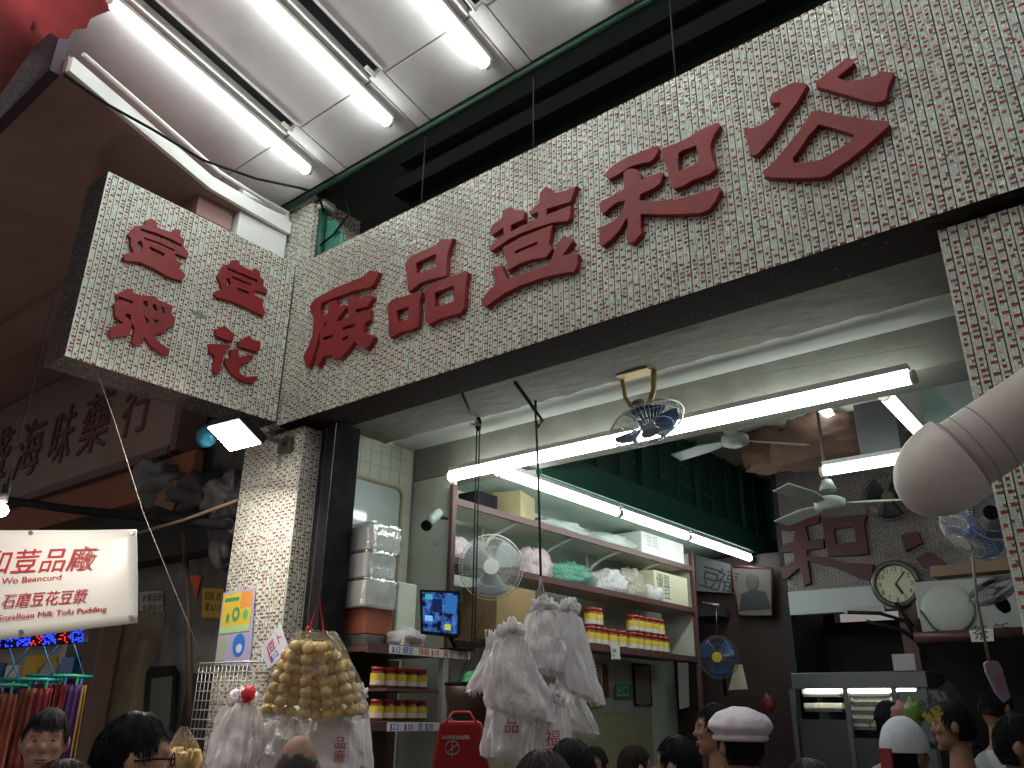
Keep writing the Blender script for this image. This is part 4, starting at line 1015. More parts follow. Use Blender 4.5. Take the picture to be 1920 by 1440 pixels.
# ceiling over the rack = underside of the loft
XLF = -3.38
loft = thing('green_loft', 'green painted storage loft with upright bars above the rack', 'loft', (XLF, 6.5, 3.25))
MB().box((XW - .08, 4.52, 3.30), (XLF - .06, 8.85, 3.34)).build('underside', mat('loft_underside', (0.50, 0.60, 0.54), .6, var=.1, stain=(.35, .38, .3), samt=.5), loft)
MB().box((XLF - .055, 4.52, 3.20), (XLF, 8.9, 3.42)).build('bottom_beam', M_GREEN, loft, bevel=.006)
MB().box((XLF - .12, 4.52, 3.425), (XLF - .07, 8.9, 4.11)).build('back_panel', mat('loft_dark_green', (0.012, 0.055, 0.042), .5, var=.3), loft)
for i in range(13):
    y = 4.6 + i * .35
    wv = .035 if i % 3 == 1 else .014
    MB().box((XLF - .05, y, 3.421), (XLF - .05 + wv, y + wv, 4.11)).build('bar', M_GREEN, loft)
for j in range(6):
    z = 3.62 + j * .19
    for i in range(8):
        rr = random.Random(i * 10 + j)
        if rr.random() < .35: continue
        y = 4.7 + i * .5 + rr.random() * .2
        pts = [(XLF - .062, y + k * .04, z + .014 * sin(k * 2.1 + i)) for k in range(7)]
        MB().tube(pts, .006, 5).build('slat', mat('loft_slat_highlight', (.06, .16, .13), .3), loft)  # wavy highlights on slats behind, shaped as paler strips
MB().box((XLF - .1, 8.86, 2.7), (XLF + .30, 8.98, 4.11)).build('end_post', M_GREEN, loft)
# maroon recess beyond the rack
struct(MB().box((XW - .07, 8.3, 0), (-3.02, 8.4, 3.18)).build('maroon_wall', mat('maroon_paint', (0.030, 0.012, 0.013), .6, var=.3)))
struct(MB().box((-3.04, 8.0, 0), (-2.99, 8.9, 4.11)).build('wall_return', M_DARK))

# ---- things on the rack
def crumple(name, label, c, r, m, seed, cat='plastic bag', group=None, jit=.55):
    c = Vector(c); rn = random.Random(seed); b = MB(); n, mm = 40, 26; vs = []; fs = []
    for j in range(mm + 1):
        t_ = pi * j / mm
        for i in range(n):
            a = 2 * pi * i / n; v = Vector((sin(t_) * cos(a), sin(t_) * sin(a), cos(t_)))
            k = 1 + jit * .5 * noise.noise(v * 1.7 + Vector((seed, 0, 0))) + jit * .5 * abs(noise.noise(v * 4.3 + Vector((0, seed, 0)))) + jit * .2 * noise.noise(v * 10)
            z = max(v.z * k * r[2], -r[2] * .55)
            vs.append(c + Vector((v.x * k * r[0], v.y * k * r[1], z + r[2] * .55)))
    for j in range(mm):
        for i in range(n):
            i2 = (i + 1) % n; fs.append((j * n + i, (j + 1) * n + i, (j + 1) * n + i2, j * n + i2))
    b.add(vs, fs, 0, True)
    return tag(b.build(name, m), label, cat, group)
def onshelf(px, py, k): 
    q_ = atX(px, py, XK - .1); return Vector((XK - .16, q_.y, ZS[k] + .002))
M_GBAG = bag_mat('green_bag_plastic', (0.16, 0.42, 0.32)); M_KBAG = bag_mat('beige_bag_plastic', (0.55, 0.50, 0.40)); M_PBAG = bag_mat('pink_white_plastic', (0.75, 0.60, 0.64))
crumple('plastic_bag', 'crumpled pink and white plastic bag on the middle shelf behind the rope', onshelf(1012, 1070, 1), (.13, .17, .15), M_PBAG, 3)
crumple('plastic_bag', 'crumpled pinkish bag on the middle shelf behind the white fan', onshelf(868, 1035, 1), (.12, .18, .12), M_PBAG, 9)
crumple('plastic_bag', 'long crumpled green plastic bag on the middle shelf', onshelf(1075, 1090, 1), (.14, .30, .12), M_GBAG, 4)
crumple('plastic_bag', 'crumpled grey white plastic bag next to the green one', onshelf(1150, 1108, 1), (.14, .22, .14), M_BAG, 5)
crumple('plastic_bag', 'crumpled beige plastic bag in the middle of the shelf', onshelf(1190, 1118, 1), (.13, .24, .17), M_KBAG, 6)
crumple('plastic_bag', 'small white plastic bag hanging over the shelf edge beside the carton', onshelf(1222, 1128, 1) + Vector((.06, 0, 0)), (.10, .16, .12), M_BAG, 7)
def carton(name, label, c, sx, sy, sz, m, lines=(), cat='carton', rz=0.0, group=None):
    t = thing(name, label, cat, c, group, (0, 0, rz))
    o_ = MB().box((-sx / 2, -sy / 2, 0), (sx / 2, sy / 2, sz)).build('box', m, None, bevel=.006); o_.parent = t
    for (s, ax_, u, v, size, mm) in lines:      # ax_: 'X' text on the +x face, 'Y' on the -y face
        tb_ = text_mb(s, (sx / 2 + .0005, -sy / 2 + u * sy, v * sz), (0, 1, 0), (0, 0, 1), size, .001) if ax_ == 'X' else text_mb(s, (-sx / 2 + u * sx, -sy / 2 - .0005, v * sz), (1, 0, 0), (0, 0, 1), size, .001)
        x_ = tb_.build('lettering', mm); x_.parent = t
    return t
M_CARD = mat('carton_tan', (0.40, 0.27, 0.13), .8, var=.12, scale=3)
M_CARDP = mat('carton_pale', (0.62, 0.58, 0.42), .75, var=.08)
M_DKINK = mat('dark_green_ink', (.08, .12, .09), .7)
q_ = onshelf(1255, 1120, 1)
carton('carton', 'pale yellow carton with dark print at the far end of the middle shelf', (XK - .19, 7.40, ZS[1] + .002), .36, .68, .29, M_CARDP, [('優質', 'X', .05, .52, .14, M_DKINK), ('大豆', 'X', .05, .15, .14, M_DKINK)])
q_ = onshelf(862, 920, 0)
carton('black_box', 'small black box on the top shelf beside the lamp', (XK - .15, 4.62, ZS[0] + .002), .2, .24, .13, M_BLACK, cat='box')
q_ = onshelf(905, 935, 0)
carton('paper_parcel', 'tilted brown paper parcel in plastic on the top shelf', (XK - .17, 5.08, ZS[0] + .002), .26, .32, .22, mat('brown_paper', (.40, .33, .18), .45, var=.2, bump=.5, bscale=12), cat='parcel', rz=.3)
crumple('white_sack', 'white packaged sack on the top shelf next to the paper parcel', (XK - .17, 5.70, ZS[0] + .002), (.15, .36, .075), mat('white_sack', (.42, .47, .43), .6), 14, 'sack', jit=.6)
crumple('white_sack', 'white packaged sack in the middle of the top shelf', (XK - .17, 6.45, ZS[0] + .002), (.15, .38, .085), MATS['white_sack'], 15, 'sack', jit=.6)
carton('carton', 'white carton with faint writing at the far end of the top shelf', (XK - .19, 7.30, ZS[0] + .002), .34, .86, .22, M_WHITE, [('豆品', 'X', .1, .45, .12, M_PGREY)])

# jars: amber glass, yellow label, red lid
M_AMBER = mat('amber_sauce', (0.22, 0.07, 0.03), .15, var=.2); M_LBL = mat('yellow_label', (0.75, 0.55, 0.06), .5, var=.06); M_LBLW = mat('pale_label', (0.66, 0.62, 0.55), .5); M_LID = mat('red_lid', (0.42, 0.03, 0.03), .4)
def make_jar(r, h):
    t = thing('sauce_jar', 'x', 'jar', (0, 0, 0))
    prof = [(.92, 0), (1, .05), (1, .72), (.86, .80), (.84, .84)]
    MB().loft([[Vector((r * k * cos(a), r * k * sin(a), h * z)) for a in [2 * pi * i / 16 for i in range(16)]] for k, z in prof]).build('glass', M_AMBER, t)
    MB().tube([(0, 0, h * .36), (0, 0, h * .68)], r * 1.012, 16, caps=False).build('label_band', M_LBL, t)
    MB().tube([(0, 0, h * .12), (0, 0, h * .359)], r * 1.012, 16, caps=False).build('lower_band', M_LBLW, t)
    MB().tube([(0, 0, h * .83), (0, 0, h)], r * .93, 16).build('lid', M_LID, t)
    return t
jar = make_jar(.058, .155); first = [True]
def put_jar(loc, label, group, s=1.0, proto=None):
    p_ = proto or jar
    if proto is None and first[0]:
        o_ = p_; first[0] = False
    else:
        o_ = copy_tree(p_)
    o_.location = loc; o_.scale = (s, s, s); o_['label'] = label; o_['group'] = group; return o_
GL = 'sauce jars on the rack'
L1 = 'sauce jar with red lid and yellow label in the row on the lowest rack shelf'
L2 = 'sauce jar with red lid stacked on top of the row on the lowest rack shelf'
z3 = ZS[2] + .002
ys = []
for px in (1105, 1116, 1128, 1146, 1164, 1184, 1196, 1210, 1222, 1233, 1243):
    ys.append(atX(px, 1200, XK - .08).y)
ORD = ['first', 'second', 'third', 'fourth', 'fifth', 'sixth', 'seventh', 'eighth', 'ninth', 'tenth', 'eleventh', 'twelfth']
for i, y in enumerate(ys): put_jar((XK - .08, y, z3), ORD[i] + ' red lidded jar from the carrier bags, front row of the lowest rack shelf', GL)
for i, y in enumerate(ys[-6:-1]): put_jar((XK - .08, y + .03, z3 + .157), ORD[i] + ' of five jars stacked on the row at the far end of the rack shelf', GL)
for i, y in enumerate(ys[:2]): put_jar((XK - .08, y + .03, z3 + .157), ORD[i] + ' of two stacked jars right beside the carrier bags', GL)
for i, y in enumerate(ys[3:9]): put_jar((XK - .24, y + .05, z3), ORD[i] + ' jar from the carrier bags in the half hidden second row', GL)
carton('carton', 'open tan carton standing behind the middle rope on the rack', (XK - .10, atX(955, 1150, XK).y, 2.094), .34, .46, .38, M_CARD, [('易碎', 'X', .3, .15, .06, M_INK)])
carton('carton', 'tan carton pressed against the open one on the rack', (XK - .12, atX(1000, 1150, XK).y + .08, 2.094), .32, .32, .28, mat('carton_tan2', (.36, .24, .13), .8), [('小心', 'X', .1, .5, .06, M_INK)])
struct(MB().box((XK - .385, 4.256, 2.067), (XK + .0, 4.88, 2.092)).build('low_ledge', M_SHELF))
paper('price_tag', 'small white price tag clipped under the lowest rack shelf', [(1144, 1209), (1161, 1210), (1163, 1236), (1147, 1236)], 'X', XK + .02, M_PAPER, cat='price tag', lines=[('$28', .1, .5, .04, M_INK), ('支', .1, .15, .03, M_REDINK)])
paper('price_tag', 'white tags with black writing near the wad of carrier bags', [(908, 1180), (926, 1180), (926, 1214), (911, 1214)], 'X', XK + .03, M_PAPER, cat='price tag', lines=[('腐竹', .05, .62, .045, M_INK), ('新貨', .05, .2, .045, M_INK)])

# ---- lower tiled wall beyond the rack, with notices
LT = struct(MB().box((XW - .078, 5.0, 0), (XW - .02, 7.8, 2.09)).build('wall_lower', M_WALL))
M_LTW = mat('tile_grey_white', (.46, .48, .44), .3, var=.06, stain=(.3, .28, .2), samt=.4); M_LTY = mat('tile_yellowed', (.44, .43, .30), .3, var=.08, stain=(.3, .26, .14), samt=.5)
mesh_t = {}
for j in range(9):
    for i in range(16):
        y0 = 5.05 + i * .163; z0 = 1.053 + j * .1145
        m_ = M_LTW if j > 4 else M_LTY
        if m_.name not in mesh_t:
            o_ = MB().box((0, 0, 0), (.008, .159, .1105)).build('wall_tile', m_, LT, (XW - .019, y0, z0)); mesh_t[m_.name] = o_.data
        else:
            link('wall_tile', mesh_t[m_.name], LT, (XW - .019, y0, z0))
XN = XW + .02
paper('notice', 'green running-man exit sign on the lower tile wall', [(1153, 1283), (1184, 1283), (1184, 1310), (1153, 1310)], 'X', XN, mat('exit_green', (.03, .30, .17), .5), cat='exit sign', lines=[('出口', .08, .2, .11, M_PAPER)])
t, q, nv = paper('framed_notice', 'tall dark framed panel on the lower tile wall', [(1188, 1246), (1218, 1248), (1221, 1322), (1191, 1322)], 'X', XN, mat('dull_brown', (.26, .22, .15), .6), cat='frame')
MB().tube(q + q[:1], .012, 6).build('frame', M_BLACK, t)
paper('notice', 'white notice with black characters beside the carrier bags', [(1098, 1246), (1128, 1248), (1130, 1318), (1096, 1318)], 'X', XN, M_PAPER, lines=[('告示', .15, .7, .11, M_INK), ('請勿', .15, .4, .11, M_INK)])
paper('wood_strip', 'narrow red brown frame strip on the lower tile wall', [(1130, 1246), (1139, 1246), (1142, 1308), (1133, 1310)], 'X', XN + .005, mat('redwood', (.24, .07, .04), .5), cat='frame')
paper('notice', 'row of yellow green stickers under the white notice', [(1104, 1318), (1131, 1316), (1131, 1325), (1104, 1326)], 'X', XN, mat('lime_paper', (.55, .60, .05), .6))
paper('notice', 'blank white sheet on the lower tile wall near the blue fan', [(1270, 1242), (1290, 1243), (1292, 1325), (1274, 1330)], 'X', XN + .08, M_PAPER)

# ---- low shelf unit at the front with handwritten strips
fs_ = thing('front_shelf', 'small dark shelf unit with handwritten paper strips beside the shutter post', 'shelf', (-3.75, 3.6, 0))
XF = -3.60
zA = atX(770, 1211, XF).z; zBq = atX(760, 1352, XF).z
MB().box((XW + .0, 3.375, zA - .03), (XF - .004, 4.06, zA)).build('shelf_board', M_SHELF, fs_)
MB().box((XF - .003, 3.18, zA - .055), (XF + .015, 4.06, zA - .004)).build('shelf_edge', M_SHELF, fs_)
MB().box((XW + .0, 3.375, zBq - .03), (XF - .004, 3.855, zBq)).build('shelf_board', M_SHELF, fs_)
MB().box((XF - .003, 3.18, zBq - .05), (XF + .015, 3.84, zBq - .004)).build('shelf_edge', M_SHELF, fs_)
MB().box((XW + .0, 3.375, .9), (XW + .02, 4.15, zA - .032)).build('back_board', mat('shelf_back', (.06, .03, .03), .6), fs_)
MB().box((XF - .03, 3.80, .0), (XF + .01, 3.845, zA - .056)).build('post', mat('grey_post', (.30, .30, .30), .5), fs_)
def strip(z, y0, y1, m, words, nm):
    MB().box((XF + .0155, y0, z - .052), (XF + .0175, y1, z - .006)).build(nm, m, fs_)
    yy = y0 + .02
    for wd_, mm in words:
        tb_ = text_mb(wd_, (XF + .018, yy, z - .045), (0, 1, 0), (0, 0, 1), .046, .001); xs = [v[1] for v in tb_.v]
        tb_.build('lettering', mm, fs_); yy = max(xs) + .04
strip(zA, 3.34, 4.03, M_PAPER, [('$12 細支', M_BLUEINK), ('辣椒 $18', M_REDINK), ('腐乳', M_REDINK), ('豉油', M_REDINK)], 'paper_strip')
strip(zBq, 3.36, 3.78, M_PAPER, [('$22', M_BLUEINK), ('$10', M_BLUEINK), ('支 $20', M_BLUEINK)], 'paper_strip')
GF = 'sauce jars on the front shelf'
jar2 = None
zz = zBq + .002
for i in range(5): put_jar((XF - .14, 3.42 + i * .088, zz), ('first', 'second', 'third', 'fourth', 'fifth')[i] + ' jar from the shutter post, lower row of the small front shelf', GF, .72)
for i in range(5): put_jar((XF - .14, 3.41 + i * .088, zz + .175), ('first', 'second', 'third', 'fourth', 'fifth')[i] + ' jar from the shutter post, upper row of the small front shelf', GF, .72)
MB().box((XW + .02, 3.375, zz + .155), (XF - .02, 3.80, zz + .172)).build('shelf_board', M_SHELF, fs_)
# foam boxes wrapped in plastic
M_FOAM = mat('foam_white', (.74, .75, .74), .65, var=.05, bump=.1, bscale=90); M_FOAMP = mat('foam_pinkish', (.62, .50, .52), .6, var=.08)
def foam(label, y0, y1, z0, z1, x1, k):
    t = thing('foam_box', label, 'foam box', ((XW + x1) / 2, (y0 + y1) / 2, z0), 'foam boxes in plastic')
    MB().box((XW + .03, y0, z0), (x1, y1, z1)).build('box', M_FOAM, t, bevel=.012)
    b = MB(); n = 40; rings = []
    for j in range(8):
        v = j / 7; ring = []
        for i in range(n):
            a = 2 * pi * i / n; ca, sa = cos(a), sin(a)
            ex = max(-1, min(1, 1.35 * ca)); ey = max(-1, min(1, 1.35 * sa))
            e = .012 + .014 * noise.noise(Vector((ca * 3, sa * 3, v * 3 + k)))
            ring.append(Vector(((XW + .03 + x1) / 2 + ex * ((x1 - XW - .03) / 2 + e), (y0 + y1) / 2 + ey * ((y1 - y0) / 2 + e), z0 - .004 + (z1 - z0 + .02) * v)))
        rings.append(ring)
    b.loft(rings); b.build('wrap', M_CLEAR, t)
    if k == 1: MB().box((XW + .028, y0 - .001, z0 + .01), (XW + .2, y0 + .12, z1 - .01)).build('sheet', M_FOAMP, t)
    return t
fz = atX(700, 1140, -3.90).z
h_ = (atX(700, 985, -3.90).z - fz) / 3
foam('wrapped white foam box, topmost of the stack of three', 3.40, 3.66, fz + 2 * h_ + .004, fz + 3 * h_, -3.88, 1)
foam('wrapped white foam box, middle of the stack of three', 3.39, 3.63, fz + h_ + .002, fz + 2 * h_ - .002, -3.88, 2)
foam('wrapped white foam box, lowest of the stack of three', 3.385, 3.64, fz, fz + h_ - .004, -3.87, 3)
ga = atX(735, 1090, -3.70); gb = atX(790, 1160, -3.70)
tag(MB().box((-4.15, 3.70, zA + .002), (-3.92, 3.87, atX(775, 1095, -3.92).z)).build('foam_block', mat('foam_greenish', (.62, .66, .55), .7, var=.05), bevel=.01), 'tall pale green foam block between the wrapped boxes and the monitor', 'foam block')
c_ = Vector((-3.66, 3.74, zA + .01))
t = thing('takeaway_bag', 'white plastic wrapped food box on the front shelf below the monitor', 'food box', c_)
MB().box((-3.90, 3.60, zA + .004), (-3.74, 3.78, zA + .10)).build('box', M_FOAM, t, bevel=.012)
b = MB(); vs = []
MB().ball((-3.82, 3.69, zA + .06), (.105, .125, .06), 24, 14, jit=.25, seed=4).build('wrap', M_BAG, t)
carton('box_stack', 'red and brown box at the bottom of the stack of foam boxes', (-4.02, 3.53, zA + .075), .26, .22, fz - zA - .08, mat('redbrown_box', (.30, .09, .05), .5, var=.4, scale=8), cat='box')
carton('box_stack', 'dark flat box on the front shelf under the red and brown box', (-4.02, 3.53, zA + .002), .27, .23, .07, mat('dark_box', (.10, .09, .08), .4, var=.5, scale=9), cat='box')
# monitor
mo = thing('monitor', 'small monitor with a blue picture of a crowd on the front shelf', 'monitor', atX(825, 1150, -3.55))
M0 = atX(825, 1150, -3.56); mn = Vector((.80, -.60, 0)).normalized()
mq = [atP(x, y, M0, mn) for x, y in ((788, 1105), (863, 1108), (860, 1196), (790, 1188))]
MB().prism([q_ - mn * .002 for q_ in mq], 0, -mn * .03).build('case', M_BLACK, mo, bevel=.004)
def msub(u0, v0, u1, v1, k=1):
    f_ = lambda u, v: (mq[3] * (1 - u) + mq[2] * u) * (1 - v) + (mq[0] * (1 - u) + mq[1] * u) * v + mn * (.0006 * k)
    return [f_(u0, v0), f_(u1, v0), f_(u1, v1), f_(u0, v1)]
ms = bpy.data.materials.new('screen_picture'); ms.use_nodes = True; nt = ms.node_tree; nt.nodes.remove(nt.nodes['Principled BSDF'])
em = N(nt, 'ShaderNodeEmission'); em.inputs['Strength'].default_value = .55; vo = N(nt, 'ShaderNodeTexNoise'); vo.inputs['Scale'].default_value = 26; vo.inputs['Detail'].default_value = 4; tc = N(nt, 'ShaderNodeTexCoord'); nt.links.new(tc.outputs['Object'], vo.inputs['Vector'])
cr = N(nt, 'ShaderNodeValToRGB'); e0, e1 = cr.color_ramp.elements; e0.position = .40; e0.color = (.004, .012, .06, 1); e1.position = .66; e1.color = (.10, .25, .75, 1)
nt.links.new(vo.outputs['Fac'], cr.inputs['Fac']); nt.links.new(cr.outputs[0], em.inputs['Color']); nt.links.new(em.outputs[0], nt.nodes['Material Output'].inputs['Surface'])
MB().prism(msub(.05, .07, .95, .94), 0, mn * .0008).build('screen', ms, mo)
for (u0, v0, u1, v1, c_) in ((.62, .5, .92, .90, (.03, .14, .42)), (.12, .78, .3, .90, (.05, .4, .5)), (.1, .3, .3, .42, (.2, .5, .9)), (.62, .14, .78, .26, (.5, .55, .05)), (.30, .50, .55, .80, (.01, .02, .08))):
    MB().prism(msub(u0, v0, u1, v1, 3), 0, mn * .0004).build('picture_patch', lamp_mat('scr_%d' % int(u0 * 100 + v0 * 1000), c_, .8), mo)
MB().box((-3.68, 3.86, zA - .002), (-3.54, 4.02, zA + .012)).build('stand', M_BLACK, mo)
MB().tube([sum(mq, Vector()) / 4 - mn * .035, Vector((-3.62, 3.94, zA + .01))], .014, 8).build('neck', M_BLACK, mo)

# ---- CCTV
cc = thing('security_camera', 'grey security camera on the rack post beside the tile wall', 'camera', atX(820, 970, -3.58))
p0, p1 = atX(800, 985, -3.80), atX(822, 962, -3.88)
MB().tube([p0, p1], .034, 14).build('body', mat('camera_grey', (.30, .34, .30), .35), cc)
MB().tube([p0 - (p1 - p0).normalized() * .012, p0], .037, 14).build('hood', M_BLACK, cc)
MB().tube([(p0 + p1) / 2 + (p1 - p0) * .2, atX(838, 972, -3.92)], .012, 8).build('bracket', M_BLACK, cc)

# ---- fans
M_CAGE = mat('chrome_wire', (.45, .46, .46), .3, metal=.6); M_CAGEW = mat('white_wire', (.62, .63, .62), .4); M_BLADEB = mat('blue_blade', (.02, .07, .19), .3, alpha=1)
M_BLADEG = mat('grey_blade', (.34, .36, .37), .35)
def fan(name, label, c, n, R, wire, blade, hubm, wr=.0013, spokes=44, nbl=3, depth=.055, brand=False, mount=None, mm=None, group=None):
    c = Vector(c); n = Vector(n).normalized(); u = n.cross(Vector((0, 0, 1))); u = u.normalized() if u.length > .05 else Vector((1, 0, 0)); v = u.cross(n).normalized(); v = -v if v.z < 0 else v
    t = thing(name, label, 'fan', c, group)
    def P(r, a, h): return c + u * (r * cos(a)) + v * (r * sin(a)) + n * h
    for side, nm in ((1, 'front_cage'), (-1, 'rear_cage')):
        b = MB()
        for i in range(spokes):
            a = 2 * pi * i / spokes
            b.tube([P(R * k, a, side * depth * h) for k, h in ((.22, 1.0), (.6, .95), (.88, .6), (1.0, .05))], wr, 4, caps=False)
        for k, h in ((.22, 1.0), (.62, .95), (.9, .55), (1.0, .05)):
            pts = [P(R * k, 2 * pi * i / 40, side * depth * h) for i in range(41)]
            b.tube(pts, wr * (2.6 if k == 1 else 1.3), 5, caps=False)
        b.build(nm, wire, t)
    for i in range(nbl):
        a0 = 2 * pi * i / nbl + .5; b = MB(); vs = []
        for k in range(7):
            r = R * (.16 + .74 * k / 6)
            for w_ in range(6):
                a = a0 + (w_ / 5 - .5) * (1.5 - .25 * k / 6)
                vs.append(P(r, a, (w_ / 5 - .5) * .045))
        b.add(vs, [(k * 6 + w_, k * 6 + w_ + 1, (k + 1) * 6 + w_ + 1, (k + 1) * 6 + w_) for k in range(6) for w_ in range(5)], 0, True)
        o_ = b.build('blade', blade, t); s_ = o_.modifiers.new('thick', 'SOLIDIFY'); s_.thickness = .002
    MB().tube([c - n * .02, c + n * .02, c + n * .03], [R * .2, R * .2, R * .12], 20).build('hub', blade, t)
    MB().tube([c + n * (depth + .001), c + n * (depth + .008)], R * .24, 24).build('badge', hubm, t)
    MB().tube([c - n * (depth + .005), c - n * (depth + .06), c - n * (depth + .10)], [R * .26, R * .26, R * .16], 18).build('motor', mm or hubm, t)
    if mount is not None:
        MB().tube([c - n * (depth + .07)] + [Vector(p) for p in mount], .016, 8).build('bracket', mm or M_BLACK, t)
    return t
fc = atX(921, 1063, -3.70); dist = (fc - CAM).dot(FWD)
fan('rack_fan', 'round white caged fan on the rack in front of the shelves', fc, (CAM - fc).normalized() * .9 + Vector((.1, -.1, .05)), 60 * dist / FPX, M_CAGEW, M_BLADEG, M_WHITE, spokes=72, mount=[(XK + .02, fc.y + .05, fc.z - .05)])
fc = atY(1213, 795, 3.72); dist = (fc - CAM).dot(FWD); dd = (fc - CAM).normalized(); mj = (RGT * 138 + UPV * 62).normalized(); mj = (mj - dd * mj.dot(dd)).normalized()
n1 = (-dd * .48 + dd.cross(mj) * .88); n2 = (-dd * .48 - dd.cross(mj) * .88); nn_ = n1 if n1.z < n2.z else n2
fan('orbit_fan', 'small caged fan hung from the front beam on a yellowed bracket', fc, nn_, 74 * dist / FPX, M_CAGE, M_BLADEB, M_CAGE, spokes=52, wr=.0012, depth=.05, mount=None, mm=mat('rusty_motor', (.12, .05, .02), .5, var=.4))
br = thing('fan_bracket', 'yellowed iron yoke holding the caged fan under the front beam', 'bracket', atY(1205, 725, 3.72))
M_YOKE = mat('yellow_iron', (.36, .24, .07), .5, var=.35, scale=12)
pts = [atY(x, y, 3.72) for x, y in ((1165, 700), (1172, 745), (1190, 775))]; MB().tube(pts, .012, 8).build('arm', M_YOKE, br)
pts = [atY(x, y, 3.72) for x, y in ((1226, 695), (1226, 730), (1216, 765))]; MB().tube(pts, .016, 8).build('arm', M_YOKE, br)
MB().box((-.10, -.05, -.012), (.10, .05, .0), M=Matrix.Translation(Vector((atY(1196, 705, 3.72).x, 3.70, 3.388)))).build('plate', M_YOKE, br)
# wall fans by the far pillar
fc = atY(1822, 1000, 4.1); dist = (fc - CAM).dot(FWD)
fan('wall_fan', 'wall fan with blue blades tilted down beside the far pillar', fc, Vector((-.45, -.35, -.55)), 62 * dist / FPX, M_CAGEW, mat('blue_blade2', (.01, .13, .50), .3), M_WHITE, spokes=60, mount=[atY(1880, 985, 4.2), (XP + .05, 3.6, fc.z + .1)], mm=M_WHITE)
fc = atY(1868, 958, 3.9); dist = (fc - CAM).dot(FWD)
fan('wall_fan', 'dark blue wall fan half hidden behind the pillar under the pipe', fc, Vector((-.2, -.9, -.25)), 56 * dist / FPX, M_CAGE, mat('navy_blade', (.02, .06, .16), .3), M_BLACK, spokes=60, mount=[(XP + .2, 3.9, fc.z)])
fc = atY(1347, 1232, 6.9); dist = (fc - CAM).dot(FWD)
fan('stand_fan', 'blue fan with a yellow centre in the dark beyond the rack', fc, CAM - fc + Vector((-1.5, 0, 0)), 38 * dist / FPX, mat('dark_wire', (.08, .09, .12), .4), M_BLADEB, mat('yellow_badge', (.5, .35, .03), .4), spokes=48, mount=[(fc.x - .1, fc.y + .3, fc.z - .3)])
fc = atY(1664, 932, 7.7); dist = (fc - CAM).dot(FWD)
fan('wall_fan', 'black wall fan above the clock on the back wall', fc, CAM - fc, 44 * dist / FPX, mat('black_wire', (.03, .03, .03), .4), mat('black_blade', (.02, .02, .025), .4), mat('bronze_badge', (.12, .09, .05), .4), spokes=40, mount=[(fc.x, 7.95, fc.z + .1)])
fc = atY(1862, 1108, 6.4); dist = (fc - CAM).dot(FWD)
fan('wall_fan', 'grey fan turned sideways over the dark doorway near the pillar', fc, Vector((-.3, -.4, .8)), 46 * dist / FPX, mat('grey_wire', (.12, .12, .13), .4), M_BLADEG, M_BLACK, spokes=40, mount=[(fc.x, 6.7, fc.z)])
# ceiling fans
def ceiling_fan(label, px, py, Yd, rot, L_, ctop):
    c = atY(px, py, Yd); t = thing('ceiling_fan', label, 'ceiling fan', c, 'ceiling fans')
    MB().tube([c - Vector((0, 0, .05)), c - Vector((0, 0, .03)), c + Vector((0, 0, .03)), c + Vector((0, 0, .05))], [.06, .11, .11, .07], 20).build('motor', mat('fan_white', (.42, .46, .44), .4), t)
    MB().tube([c + Vector((0, 0, .05)), (c.x, c.y, ctop)], .012, 8).build('rod', mat('fan_rod', (.16, .15, .14), .5), t)
    MB().tube([c + Vector((0, 0, .10)), c + Vector((0, 0, .18))], [.065, .035], 14).build('canopy_cup', MATS['fan_white'], t)
    for i in range(3):
        a = rot + 2 * pi * i / 3; e = Vector((cos(a), sin(a), 0)); s_ = Vector((-sin(a), cos(a), 0))
        p = [c + e * .12 - s_ * .03 + Vector((0, 0, -.008)), c + e * .12 + s_ * .03 + Vector((0, 0, .008)), c + e * .3 + s_ * .065 + Vector((0, 0, .02)), c + e * L_ + s_ * .075 + Vector((0, 0, .012)), c + e * L_ - s_ * .05 + Vector((0, 0, -.02)), c + e * .3 - s_ * .05 + Vector((0, 0, -.016))]
        MB().prism(p, 0, (0, 0, .006)).build('blade', MATS['fan_white'], t)
    return t
ceiling_fan('pale ceiling fan in front of the hanging lamp near the back wall', 1556, 945, 6.0, 2.45, .68, 4.12)
ceiling_fan('pale ceiling fan in front of the green loft bars', 1378, 826, 6.0, 2.9, .62, 4.12)

# ---- back wall
bwl = thing('back_wall', 'back wall with mosaic panel, white band and dark red characters', 'wall', (-1.5, YB, 0))
zb0, zb1 = atY(1465, 1155, YB).z, atY(1465, 1112, YB).z
MB().box((-2.985, YB, zb1 + .002), (1.45, YB + .15, 4.11)).build('upper_wall', M_GROUT, bwl)
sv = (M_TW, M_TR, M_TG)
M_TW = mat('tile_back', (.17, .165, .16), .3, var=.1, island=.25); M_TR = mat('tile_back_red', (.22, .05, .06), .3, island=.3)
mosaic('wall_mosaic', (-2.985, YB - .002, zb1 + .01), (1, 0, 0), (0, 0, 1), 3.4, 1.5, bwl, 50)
M_TW, M_TR, M_TG = sv
MB().box((-2.985, YB - .02, zb0), (-2.0, YB + .15, zb1)).build('white_band', mat('band_blue_white', (.42, .45, .47), .5, var=.06), bwl)
MB().box((-2.985, YB + .9, 0), (1.45, YB + 1.0, zb0)).build('kitchen_wall', M_DARK, bwl)
MB().box((-2.0, YB - .06, 0), (-1.88, YB + .12, zb1)).build('door_post', M_MAROON, bwl)
for k in ('he_inside', 'gong_inside'):
    letter(k, 'Y', YB - .05, (0, -1, 0), .04, bwl)
for o_ in bwl.children:
    if o_.name.startswith('character'): o_.data.materials[0] = mat('dark_red_letter', (.06, .005, .009), .5)
wsn = thing('white_fascia', 'white board with a round dish above the dark kitchen doorway', 'board', atY(1815, 1150, 7.6))
wq = [atY(x, y, 7.6) for x, y in ((1712, 1092), (1930, 1078), (1930, 1182), (1730, 1188))]
